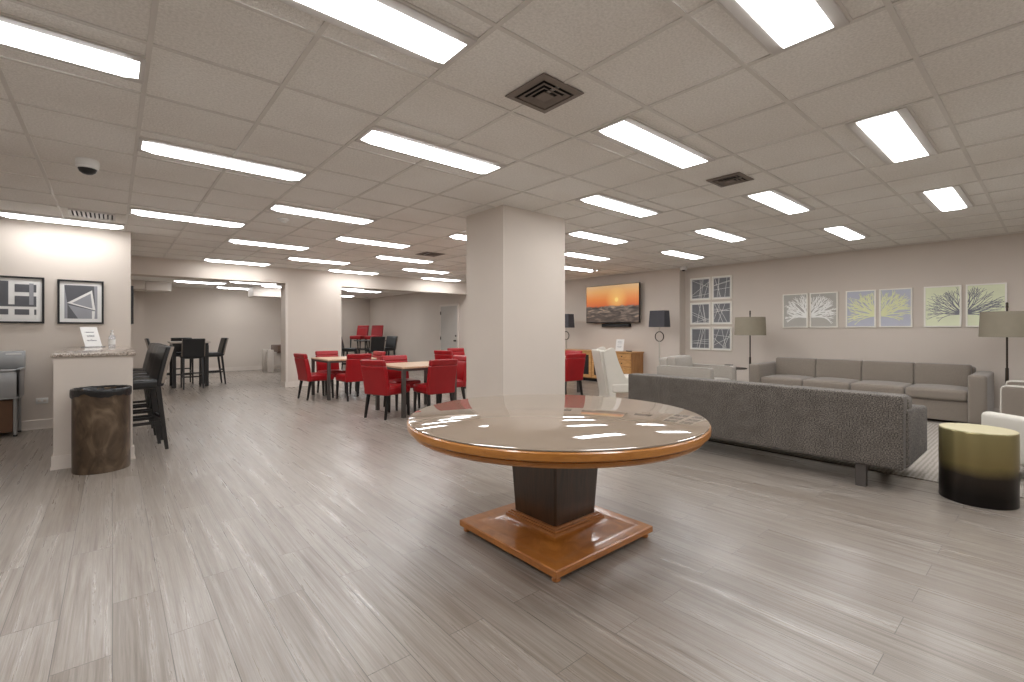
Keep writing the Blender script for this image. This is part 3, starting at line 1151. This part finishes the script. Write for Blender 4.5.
# ------------------------------------------------------------------ things on the bar
t = thing('sign_holder', 'white printed card in a leaning acrylic holder on the bar counter', 'sign', (-.19, 8.36, 1.07), R(38))
lean = trans(0, 0, 0.006, rx=R(-20))
MB().box(-.105, .105, -.004, .0, .0, .275, mtx=lean).build('card', 'paper', t, smooth=False)
ink = MB()
for (z, w) in ((.20, .13), (.193, .10), (.155, .10), (.145, .09), (.135, .10), (.098, .03), (.083, .13), (.076, .11)):
    k = int(w / .012)
    for q in range(k):
        ww = .012 * (.55 + .4 * random.random())
        ink.box(-w / 2 + q * .012, -w / 2 + q * .012 + ww, -.0055, -.0042, z, z + .005, mtx=lean)
ink.build('printed_lines', 'ink_dark', t, smooth=False)
MB().box(-.108, .108, -.05, .07, 0, .005).build('holder_foot', 'clear', t, smooth=False)

t = thing('sanitizer_bottle', 'clear pump bottle of hand sanitizer on the bar counter', 'bottle', (-.005, 8.34, 1.07))
MB().lathe([(0, 0), (.034, 0), (.036, .006), (.036, .125), (.03, .145), (.014, .155), (.014, .165), (0, .165)], 28).build('bottle', 'clear', t)
MB().lathe([(0, .165), (.017, .165), (.017, .185), (.006, .19), (.006, .212), (.016, .214), (.016, .224), (0, .226)], 20).build('pump', 'white', t)
MB().box(-.004, .004, -.045, 0, .214, .222).build('spout', 'white', t, smooth=False)
MB().lathe([(.0365, .03), (.0368, .03), (.0368, .10), (.0365, .10)], 28).build('sticker', 'white', t)

# ------------------------------------------------------------------ framed prints on the left wall
def art_frame(label, x0, x1, z0, z1, fw=.022):
    t = thing('framed_print', label, 'framed picture', ((x0 + x1) / 2, YA, (z0 + z1) / 2))
    w, h = (x1 - x0) / 2, (z1 - z0) / 2
    f = MB()
    for sg in (-1, 1):
        f.box(sg * (w - fw / 2) - fw / 2, sg * (w - fw / 2) + fw / 2, -.03, 0, -h, h)
        f.box(-w + fw, w - fw, -.03, 0, sg * (h - fw / 2) - fw / 2, sg * (h - fw / 2) + fw / 2)
    f.build('frame', 'frame_black', t, smooth=False)
    MB().box(-w + fw, w - fw, -.014, -.006, -h + fw, h - fw).build('mat_board', 'paper', t, smooth=False)
    return t, w - fw, h - fw


def flat(m, poly, y, mat):
    """polygon in the x-z plane, thin slab"""
    m.prism([(p[0], y, p[1]) for p in poly], (0, .002, 0), mat)


t, w, h = art_frame('black framed print with grey bars in a grid, cut by the left picture edge', -1.155, -.678, 1.383, 1.980)
p = MB()


def rc(m, x0, x1, z0, z1, y, mat):
    flat(m, [(x0, z0), (x1, z0), (x1, z1), (x0, z1)], y, mat)


rc(p, -.17, .165, .1 * 1 - .34, .235, -.016, 'paper')
for (a, b_, c, d_) in ((-.10, -.035, -.21, .23), (.03, .10, .13, .22)):
    pass
rc(p, -.17, -.085, -.06, .235, -.0175, 'ink_dark')
rc(p, -.17, .165, -.085, -.06, -.0176, 'ink_dark')
rc(p, -.03, .165, .10, .20, -.0177, 'ink_dark')
rc(p, -.03, .165, -.06, .05, -.0178, 'ink_dark')
rc(p, -.03, .10, -.19, -.12, -.0179, 'ink_dark')
rc(p, .145, .165, -.19, -.12, -.0179, 'ink_dark')
rc(p, -.17, -.085, -.19, -.12, -.0179, 'ink_dark')
rc(p, .10, .14, -.06, .215, -.0190, 'ink_mid')
p.build('print', 'paper', t, smooth=False)

t, w, h = art_frame('black framed print with a pale triangle on grey, above the bar counter', -.555, -.092, 1.380, 1.970)
p = MB()
W_, H_ = .165, .225
flat(p, [(-W_, -H_), (W_, -H_), (W_, H_), (-W_, H_)], -.016, 'ink_dark')
flat(p, [(-W_, -H_), (-W_ + .03, -H_), (-.135, -.03), (-W_, H_ * .9)], -.0165, 'ink_mid')
flat(p, [(.13, H_), (W_, H_), (W_, -H_), (.15, -H_)], -.0165, 'ink_mid')
flat(p, [(-.13, -.04), (-.03, -H_), (.16, -H_), (.16, -.12)], -.0167, 'ink_mid')
flat(p, [(-.14, -.015), (.11, .165), (.145, -.11)], -.017, 'paper')
flat(p, [(-.09, -.015), (.095, .12), (.115, -.085)], -.0175, 'ink_mid')
flat(p, [(.11, -.12), (.14, -.12), (.135, -H_), (.11, -H_)], -.018, 'paper')
p.build('print', 'paper', t, smooth=False)

tag(MB().box(XA + .001, XA + .035, 8.78, 9.6, 1.385, 1.94, bev=.004, seg=1).build('wall_panel', 'frame_black'),
    'thin black panel seen edge-on at the end of the left wall', 'wall panel')

# ------------------------------------------------------------------ television wall
TY0, TY1, TZ0, TZ1 = 6.53, 8.18, 1.485, 2.45
t = thing('television', 'large wall-mounted television showing an orange sunset over waves', 'television', (9.6, (TY0 + TY1) / 2, (TZ0 + TZ1) / 2))
w, h = (TY1 - TY0) / 2, (TZ1 - TZ0) / 2
MB().box(0, .05, -w, w, -h, h, bev=.006).build('casing', 'black', t)
MB().box(-.002, .002, -w + .012, w - .012, -h + .022, h - .012).build('screen', 'screen', t, smooth=False)
MB().box(.05, .149, -.25, .25, -.2, .2).build('wall_bracket', 'black', t, smooth=False)
t = thing('soundbar', 'black soundbar mounted below the television', 'speaker', (9.699, 7.29, 1.42))
MB().rbox(-.04, .051, -.43, .43, -.042, .042, r=.015).build('speaker_body', 'black', t)
MB().box(-.043, -.038, -.40, .40, -.030, .030, bev=.002, seg=1).build('front_grille', 'leather', t)

# oak sideboard
CXF, CXB, CY_0, CY_1, CH = 9.25, 9.735, 6.50, 8.95, .785
t = thing('sideboard', 'light oak sideboard with drawers and dark glass doors under the television', 'sideboard', (CXF, CY_0, 0))
L, D = CY_1 - CY_0, CXB - CXF
MB().box(.02, D, .012, L - .012, .08, CH - .03).build('carcass', 'oak_side', t, smooth=False)
MB().box(-.02, D, -.015, L + .015, CH - .03, CH, bev=.005).build('top', 'oak', t)
MB().box(.05, D, .04, L - .04, 0, .08).build('plinth', 'dark', t, smooth=False)
for zz, hh in ((.60, .145), (.435, .15), (.27, .15), (.10, .155)):
    for y0 in (.03, L - .52):
        dr = MB().box(0, .022, y0, y0 + .48, zz, zz + hh, bev=.004, seg=1).build('drawer', 'oak', t)
        MB().lathe([(0, 0), (.007, 0), (.007, .012), (.015, .02), (.012, .028), (0, .03)], 14, mtx=trans(0, y0 + .24, zz + hh / 2, ry=-PI / 2)).build('knob', 'bronze', dr)
for y0 in (.54, 1.23):
    dw = min(.66, L - .56 - y0)
    df = MB()
    df.box(0, .022, y0, y0 + .07, .10, CH - .04)
    df.box(0, .022, y0 + dw - .07, y0 + dw, .10, CH - .04)
    df.box(0, .022, y0 + .07, y0 + dw - .07, .10, .17)
    df.box(0, .022, y0 + .07, y0 + dw - .07, CH - .11, CH - .04)
    dd = df.build('door', 'oak', t, smooth=False)
    MB().box(.008, .014, y0 + .07, y0 + dw - .07, .17, CH - .11).build('glass_pane', 'black', dd, smooth=False)
t = thing('sign_holder', 'white printed card in a stand on the oak sideboard', 'sign', (9.42, 6.98, CH), R(-90))
lean = trans(0, 0, 0.006, rx=R(-10))
MB().box(-.115, .115, -.004, 0, 0, .29, mtx=lean).build('card', 'paper', t, smooth=False)
ink = MB()
for (z, w_) in ((.235, .15), (.222, .12), (.20, .14), (.188, .10), (.15, .12), (.11, .15), (.098, .15), (.086, .10)):
    for q in range(int(w_ / .014)):
        ink.box(-w_ / 2 + q * .014, -w_ / 2 + q * .014 + .010, -.0055, -.0042, z, z + .006, mtx=lean)
ink.build('printed_lines', 'ink_mid', t, smooth=False)
MB().box(-.118, .118, -.05, .07, 0, .005).build('holder_foot', 'clear', t, smooth=False)
t = thing('remote_control', 'small black remote lying on the oak sideboard beside the card', 'remote control', (9.42, 6.70, CH), R(75))
MB().rbox(-.09, .09, -.024, .024, 0, .022, r=.008).build('remote_body', 'black', t)
bt = MB()
for q in range(6):
    for s_ in (-1, 0, 1):
        bt.box(-.07 + q * .024, -.058 + q * .024, s_ * .013 - .004, s_ * .013 + .004, .0215, .0235)
bt.build('buttons', 'ink_mid', t, smooth=False)


# ------------------------------------------------------------------ floor lamps
def shade_mb(r0, r1, z0, z1):
    return MB().lathe([(r0, z0), (r1, z1), (r1 - .006, z1), (r0 - .006, z0), (r0, z0)], 56)


def drum_lamp(label, x, y):
    t = thing('floor_lamp', label, 'floor lamp', (x, y, 0), group='olive drum floor lamps')
    MB().lathe([(0, 0), (.15, 0), (.15, .018), (.02, .03), (0, .03)], 40).build('base', 'bronze', t)
    MB().cyl((0, 0, .03), (0, 0, 1.62), .011, n=14).build('pole', 'bronze', t)
    MB().cyl((0, 0, .55), (0, 0, .78), .018, n=14).build('pole_sleeve', 'bronze', t)
    shade_mb(.275, .262, 1.20, 1.545).build('lamp_shade', 'shade', t)
    sp_ = MB()
    for k in range(3):
        a = 2 * PI * k / 3
        sp_.cyl((0, 0, 1.52), (.26 * math.cos(a), .26 * math.sin(a), 1.53), .004, n=6)
    sp_.build('shade_spider', 'bronze', t)
    MB().lathe([(0, 1.60), (.016, 1.60), (.012, 1.63), (.014, 1.66), (.006, 1.672), (0, 1.674)], 16).build('finial', 'bronze', t)
    MB().lathe([(0, 1.30), (.016, 1.30), (.018, 1.36), (.034, 1.40), (.03, 1.44), (0, 1.46)], 16).build('bulb', 'white', t)
    return t


l0 = drum_lamp('olive drum shade floor lamp between taupe sofa and stone grey armchair', 9.3, 3.845)
dup(l0, (9.22, .452, 0), 0, 'olive drum shade floor lamp at the right picture edge, covering the last coral print')


def ring_lamp(label, x, y, rz):
    t = thing('floor_lamp', label, 'floor lamp', (x, y, 0), rz, group='dark shade ring lamps')
    MB().lathe([(0, 0), (.14, 0), (.14, .015), (.02, .03), (0, .03)], 40).build('base', 'bronze', t)
    p_ = MB()
    p_.cyl((0, 0, .03), (0, 0, 1.05), .018, n=14)
    p_.cyl((0, 0, 1.265), (0, 0, 1.42), .010, n=12)
    p_.build('pole', 'metal', t)
    MB().tube([(0, .105 * math.cos(2 * PI * k / 40), 1.157 + .108 * math.sin(2 * PI * k / 40)) for k in range(40)], .011, 8, True).build('ring', 'bronze', t)
    s_ = MB()
    a, b_ = .20, .12     # rectangular tapered shade
    a2, b2 = .18, .105
    s_.loft([[(-b_, -a, 1.37), (b_, -a, 1.37), (b_, a, 1.37), (-b_, a, 1.37)], [(-b2, -a2, 1.735), (b2, -a2, 1.735), (b2, a2, 1.735), (-b2, a2, 1.735)],
             [(-b2 + .006, -a2 + .006, 1.735), (b2 - .006, -a2 + .006, 1.735), (b2 - .006, a2 - .006, 1.735), (-b2 + .006, a2 - .006, 1.735)],
             [(-b_ + .006, -a + .006, 1.37), (b_ - .006, -a + .006, 1.37), (b_ - .006, a - .006, 1.37), (-b_ + .006, a - .006, 1.37)],
             [(-b_, -a, 1.37), (b_, -a, 1.37), (b_, a, 1.37), (-b_, a, 1.37)]], caps=False)
    s_.build('lamp_shade', 'darkshade', t, smooth=False)
    sp_ = MB()
    sp_.cyl((0, -.17, 1.70), (0, .17, 1.70), .005, n=6)
    sp_.cyl((0, 0, 1.40), (0, 0, 1.70), .006, n=6)
    sp_.build('shade_spider', 'bronze', t)
    return t


r0_ = ring_lamp('dark shade floor lamp with a ring in its stem, right of the television', 9.3, 5.80, 0)
dup(r0_, (9.3, 8.63, 0), 0, 'dark shade floor lamp half hidden behind the right edge of the column')

# ------------------------------------------------------------------ pictures on the right wall
def wall_frame(label, y0, y1, z0, z1, bg, group=None, fw=.020, matw=0.0):
    t = thing('framed_print', label, 'framed picture', (XR, (y0 + y1) / 2, (z0 + z1) / 2), group=group)
    w, h = (y1 - y0) / 2, (z1 - z0) / 2
    f = MB()
    for sg in (-1, 1):
        f.box(-.03, 0, sg * (w - fw / 2) - fw / 2, sg * (w - fw / 2) + fw / 2, -h, h)
        f.box(-.03, 0, -w + fw, w - fw, sg * (h - fw / 2) - fw / 2, sg * (h - fw / 2) + fw / 2)
    f.build('frame', 'frame_white', t, smooth=False)
    if matw:
        MB().box(-.012, -.004, -w + fw, w - fw, -h + fw, h - fw).build('mat_board', 'paper', t, smooth=False)
        w2, h2 = w - fw - matw, h - fw - matw
    else:
        w2, h2 = w - fw, h - fw
    return t, w2, h2


def ribbon(m, a, b, wa, wb, x, mat):
    """thin flat stroke in the y-z plane"""
    a, b = Vector((a[0], a[1])), Vector((b[0], b[1]))
    d = (b - a)
    if d.length < 1e-5:
        return
    n_ = Vector((-d.y, d.x)).normalized()
    pts = [a + n_ * wa / 2, b + n_ * wb / 2, b - n_ * wb / 2, a - n_ * wa / 2]
    m.prism([(x, p_.x, p_.y) for p_ in pts], (.0015, 0, 0), mat)


def clipseg(a, b, w, h):
    """clip a segment to the rectangle |y|<w, |z|<h"""
    t0, t1 = 0.0, 1.0
    dx, dy = b[0] - a[0], b[1] - a[1]
    for p_, q_ in ((-dx, a[0] + w), (dx, w - a[0]), (-dy, a[1] + h), (dy, h - a[1])):
        if abs(p_) < 1e-9:
            if q_ < 0:
                return None
        else:
            r_ = q_ / p_
            if p_ < 0:
                t0 = max(t0, r_)
            else:
                t1 = min(t1, r_)
    if t0 >= t1:
        return None
    return (a[0] + dx * t0, a[1] + dy * t0), (a[0] + dx * t1, a[1] + dy * t1)


names6 = [('top left', 0, 0), ('top right', 0, 1), ('middle left', 1, 0), ('middle right', 1, 1), ('bottom left', 2, 0), ('bottom right', 2, 1)]
rows = [(1.97, 2.47), (1.425, 1.915), (.862, 1.363)]
cols = [(4.962, 5.435), (4.50, 4.935)]
for nm, r_, c_ in names6:
    t, w2, h2 = wall_frame('white framed slate print of crossing lines, %s of the block of six' % nm, *cols[c_], *rows[r_], 'print_slate',
                           group='six crossing line prints', fw=.022, matw=.022)
    p = MB()
    p.box(-.0145, -.012, -w2, w2, -h2, h2, mat='print_slate')
    rnd = random.Random(10 + r_ * 2 + c_)
    for q in range(7):
        ang = rnd.uniform(-.5, .5) + (PI / 2 if q % 3 else rnd.choice((.25, -.2)))
        cy, cz = rnd.uniform(-w2, w2) * .8, rnd.uniform(-h2, h2) * .7
        s_ = clipseg((cy - math.cos(ang), cz - math.sin(ang)), (cy + math.cos(ang), cz + math.sin(ang)), w2, h2)
        if s_:
            ribbon(p, s_[0], s_[1], .007, .007, -.0158 - q * .0001, 'paper')
    p.build('print', 'paper', t, smooth=False)


def coral(m, mat, w2, h2, side, seed, thick):
    """half a sea-fan; side=-1: fills the left frame (root at its inner edge), +1 the right one.
    local y grows to the viewer's left, so the inner edge of a left frame is -y"""
    rnd = random.Random(seed)
    cnt = [0]

    def seg(a, ang, ln, wd, depth):
        bend = rnd.uniform(-.12, .12)
        n_ = 3
        p_ = a
        for k in range(n_):
            ang2 = ang + bend * k
            q_ = (p_[0] + math.cos(ang2) * ln / n_, p_[1] + math.sin(ang2) * ln / n_)
            s_ = clipseg(p_, q_, w2 - .004, h2 - .004)
            if s_:
                cnt[0] += 1
                ribbon(m, s_[0], s_[1], wd * (1 - .2 * k / n_), wd * (1 - .2 * (k + 1) / n_), -.0155 - (cnt[0] % 23) * .00004, mat)
            p_ = q_
        if depth > 0:
            for sg in ((-1, 1) if depth > 1 or rnd.random() < .8 else (rnd.choice((-1, 1)),)):
                seg(p_, ang2 + sg * rnd.uniform(.12, .34), ln * rnd.uniform(.62, .85), wd * .74, depth - 1)
    root = (-(w2 + .02) * -side * 1.0, -h2 * .36)
    # outward direction along +y for the left frame, -y for the right one
    out = 0 if side < 0 else PI
    root = ((-w2 - .03) if side < 0 else (w2 + .03), -h2 * .42)
    nrays = 13
    for k in range(nrays):
        f_ = (k + .5) / nrays
        a_ = -.12 + f_ * (PI / 2 + .08)
        ang = a_ if side < 0 else PI - a_
        ln = .125 * (1.05 + .25 * math.sin(f_ * PI))
        seg(root, ang, ln * rnd.uniform(.9, 1.1), thick, 3)


cor = [(3.075, 3.508, 'print_grey', 'coral_white', 'white sea-fan coral on grey', -1), (2.594, 3.041, 'print_grey', 'coral_white', 'white sea-fan coral on grey', 1),
       (2.04, 2.473, 'print_blue', 'coral_lime', 'lime sea-fan coral on lavender blue', -1), (1.557, 1.992, 'print_blue', 'coral_lime', 'lime sea-fan coral on lavender blue', 1),
       (.974, 1.414, 'print_green', 'coral_grey', 'slate sea-fan coral on pale lime', -1), (.49, .926, 'print_green', 'coral_grey', 'slate sea-fan coral on pale lime', 1)]
for k, (y0, y1, bg, ink_, nm, sd) in enumerate(cor):
    t, w2, h2 = wall_frame('white framed print of %s, %s half of its pair' % (nm, 'left' if sd < 0 else 'right'), y0, y1, 1.345, 1.995, bg, group='coral prints')
    p = MB()
    p.box(-.0145, -.004, -w2, w2, -h2, h2, mat=bg)
    coral(p, ink_, w2, h2, sd, 40 + k, .021 if ink_ != 'coral_grey' else .012)
    p.build('print', 'paper', t, smooth=False)

# ------------------------------------------------------------------ rug
tag(MB().box(5.30, 8.65, -.9, 5.4, .0005, .010, bev=.003, seg=1).build('area_rug', 'rug'), 'grey striped area rug under the lounge seating', 'rug')

# ------------------------------------------------------------------ near sofa, back to the camera
SX, SY0, SY1 = 4.675, .785, 3.34
t = thing('sofa', 'long dark grey tweed sofa seen from behind', 'sofa', (SX, SY0, 0))
L = SY1 - SY0
MB().rbox(0, .17, 0, L, .19, .772, r=.018, n=9).build('backrest', 'tweed', t)
MB().rbox(.17, .93, .14, L - .14, .19, .30, r=.012).build('base_frame', 'tweed', t)
for y0, y1 in ((-.015, .145), (L - .145, L + .015)):
    a = MB()

    def arm(p):
        return (p.x, p.y, p.z - (.06 * max(0, (p.x - .35) / .6) if p.z > .4 else 0))
    a.rbox(.10, .95, y0, y1, .185, .665, r=.03, warp=arm, n=7)
    a.build('arm', 'tweed', t)
sw = (L - .30) / 3
for k in range(3):
    MB().rbox(.20, .93, .15 + k * sw + .004, .15 + (k + 1) * sw - .004, .30, .455, r=.035, bulge=(0, 0, .02)).build('seat_cushion', 'tweed', t)
    MB().rbox(.13, .34, (.15 if k else -.012) + k * sw + .004, .15 + (k + 1) * sw - .004 + (.16 if k == 2 else 0), .46 if 0 < k < 2 else .60, .762, r=.045, bulge=(.02, 0, 0),
              mtx=None).build('back_cushion', 'tweed', t)
for x in (.03, .86):
    for y in (.28, L - .28):
        MB().box(x - .0, x + .06, y - .035, y + .035, 0.0 if x < .5 else .011, .19).build('leg', 'greyleg', t, smooth=False)

# ------------------------------------------------------------------ far sofa along the right wall
FX, FY0, FY1 = 8.75, .61, 3.65
t = thing('sofa', 'taupe velvet four seat sofa against the right wall', 'sofa', (FX, FY0, 0))
L = FY1 - FY0
aw = .185
MB().rbox(.08, 1.10, aw, L - aw, .035, .31, r=.012).build('base_frame', 'taupe', t)
for y0 in (0, L - aw):
    MB().rbox(0, 1.08, y0, y0 + aw, .03, .69, r=.035, bulge=(0, .006, 0), n=7).build('arm', 'taupe', t)
MB().rbox(.90, 1.12, aw * 1.02, L - aw * 1.02, .30, .75, r=.04).build('backrest', 'taupe', t)
sw = (L - 2 * aw) / 4
for k in range(4):
    MB().rbox(.04, .86, aw + k * sw + .003, aw + (k + 1) * sw - .003, .315, .465, r=.04, bulge=(0, 0, .025)).build('seat_cushion', 'taupe', t)

    def lb(p):
        return (p.x + .12 * (p.z - .45), p.y, p.z)
    b = MB()
    b.rbox(.70, .90, aw + k * sw + (.003 if k == 0 else .001) + (.03 if k == 0 else 0), aw + (k + 1) * sw - .001 - (.0 if k == 3 else 0), .44, .785, r=.032, bulge=(.02, 0, 0), warp=lb)
    b.build('back_cushion', 'taupe', t)
for x in (.08, .98):
    for y in (.10, L - .10):
        MB().cyl((x, y, .0), (x, y, .035), .03, n=14).build('foot', 'blackwood', t)


# ------------------------------------------------------------------ armchairs (front = +x local)
def make_armchair(label, fab, pip, loc, az):
    t = thing('armchair', label, 'armchair', loc, R(az))
    W, D = .46, .98
    aw = .14
    MB().rbox(-D / 2 + .1, D / 2 - .03, -W + aw, W - aw, .07, .30, r=.012).build('base_frame', fab, t)
    for sg in (-1, 1):
        y0, y1 = (sg * W - aw, sg * W) if sg > 0 else (sg * W, sg * W + aw)
        MB().rbox(-D / 2, D / 2, y0, y1, .06, .665, r=.03, n=7).build('arm', fab, t)
        pp = MB()
        e = D / 2 - .006
        for yy in (y0 + .008, y1 - .008):
            pp.tube([(e, yy, .08), (e, yy, .62), (e - .01, yy, .65), (e - .04, yy, .662), (-D / 2 + .05, yy, .662)], .008, 6)
        pp.build('piping', pip, t)

    def lb(p):
        return (p.x - .14 * max(0, p.z - .4), p.y, p.z)
    MB().rbox(-D / 2, -D / 2 + .17, -W + aw, W - aw, .07, .80, r=.05, warp=lb).build('backrest', fab, t)
    MB().rbox(-D / 2 + .16, D / 2 - .01, -W + aw + .003, W - aw - .003, .30, .46, r=.04, bulge=(0, 0, .02)).build('seat_cushion', fab, t)
    MB().rbox(-D / 2 + .15, -D / 2 + .32, -W + aw + .01, W - aw - .01, .45, .83, r=.05, bulge=(.03, 0, 0), warp=lb).build('back_cushion', fab, t)
    for sx in (-1, 1):
        for sy in (-1, 1):
            MB().bar((sx * (D / 2 - .07), sy * (W - .07), .07), (sx * (D / 2 - .06), sy * (W - .06), 0), .05, .05, .035, .035).build('leg', 'blackwood', t, smooth=False)
    return t


make_armchair('stone grey armchair facing right, in the corner below the six line prints', 'stone', 'stone', (7.75, 4.12, .0105), -90)
make_armchair('taupe grey armchair with pale piping at the right picture edge', 'taupe', 'cream', (7.95, -.07, .0105), 90)

# cream armless wing chair
t = thing('wing_chair', 'tall cream wing back chair beyond the left end of the tweed sofa', 'armchair', (6.68, 4.90, .0105), R(-36))
MB().rbox(-.26, .36, -.30, .30, .24, .40, r=.03).build('seat_base', 'cream', t)
MB().rbox(-.20, .37, -.285, .285, .40, .50, r=.04, bulge=(0, 0, .02)).build('seat_cushion', 'cream', t)


def lw(p):
    k = max(0, p.z - .2)
    return (p.x - .19 * k, p.y * (1 + .03 * k), p.z)


MB().rbox(-.33, -.22, -.26, .26, .08, .95, r=.03, warp=lw, n=8).build('backrest', 'cream', t)
for sg in (-1, 1):
    w_ = MB()
    pr = [(-.28, .08), (-.19, .08), (-.17, .26), (.16, .26), (.15, .40), (.04, .47), (.0, .60), (-.04, .78), (-.055, .92), (-.07, .985), (-.12, .995), (-.28, .925)]
    y0 = sg * .245
    pts = [lw(Vector((a, y0, b))) for a, b in pr]
    pts2 = [lw(Vector((a, y0 + sg * .045, b))) for a, b in pr]
    w_.loft([pts, pts2])
    bmesh.ops.bevel(w_.bm, geom=list(w_.bm.edges), offset=.01, segments=2, affect='EDGES')
    w_.build('wing', 'cream', t)
for sx, sy in ((-1, -1), (-1, 1), (1, -1), (1, 1)):
    MB().bar((sx * .24 + .03, sy * .24, .25), (sx * .27 + .02, sy * .26, 0), .04, .04, .025, .025).build('leg', 'blackwood', t, smooth=False)

# cream club chair at right, side towards the camera; front = +x local
az = 52
ca, sa = math.cos(R(az)), math.sin(R(az))
cl = (6.02, .475)      # front end of the near arm
# near arm is the local +y side; centre = front corner - .40 forward - .38 to the side
cx_, cy_ = cl[0] - ca * .40 + sa * .36, cl[1] - sa * .40 - ca * .36
t = thing('club_chair', 'cream leather club chair behind the brass drum table', 'armchair', (cx_, cy_, .0105), R(az))
for sg in (-1, 1):
    y0, y1 = (.25, .36) if sg > 0 else (-.36, -.25)
    MB().rbox(-.40, .40, y0, y1, .13, .545, r=.045, n=6).build('arm', 'cream', t)
MB().rbox(-.40, -.27, -.25, .25, .13, .70, r=.05).build('backrest', 'cream', t)
MB().rbox(-.28, .38, -.25, .25, .14, .30, r=.02).build('seat_base', 'cream', t)
MB().rbox(-.27, .40, -.245, .245, .30, .43, r=.045, bulge=(0, 0, .02)).build('seat_cushion', 'cream', t)
for sx, sy in ((-1, -1), (-1, 1), (1, -1), (1, 1)):
    MB().bar((sx * .34, sy * .30, .14), (sx * .35, sy * .31, 0), .04, .04, .03, .03).build('leg', 'metal', t, smooth=False)

# drum table
t = thing('drum_table', 'round brass to black drum side table at right beside the tweed sofa', 'side table', (5.0, .40, 0))
MB().lathe([(0, 0), (.214, 0), (.219, .006), (.219, .532), (.214, .537), (0, .537)], 72).build('drum_body', 'drum', t)
MB().lathe([(0, .537), (.213, .537), (.217, .540), (.214, .5435), (0, .5435)], 72).build('drum_top', 'drumtop', t)

# small side table by the lamp with a little box
t = thing('side_table', 'small round side table between the stone armchair and taupe sofa', 'side table', (8.98, 3.98, 0))
MB().lathe([(0, .565), (.195, .565), (.2, .57), (.2, .58), (.195, .585), (0, .585)], 40).build('tabletop', 'bronze', t)
MB().cyl((0, 0, .02), (0, 0, .565), .016, n=14).build('post', 'bronze', t)
MB().lathe([(0, 0), (.15, 0), (.15, .012), (.02, .022), (0, .022)], 36).build('base', 'bronze', t)
t = thing('coaster_box', 'small grey coaster box on the round side table', 'box', (8.88, 4.06, .585))
MB().box(-.055, .055, -.055, .055, 0, .05, bev=.004).build('box_body', 'greyleg', t)
MB().box(-.058, .058, -.058, .058, .05, .062, bev=.003).build('box_lid', 'bronze', t)
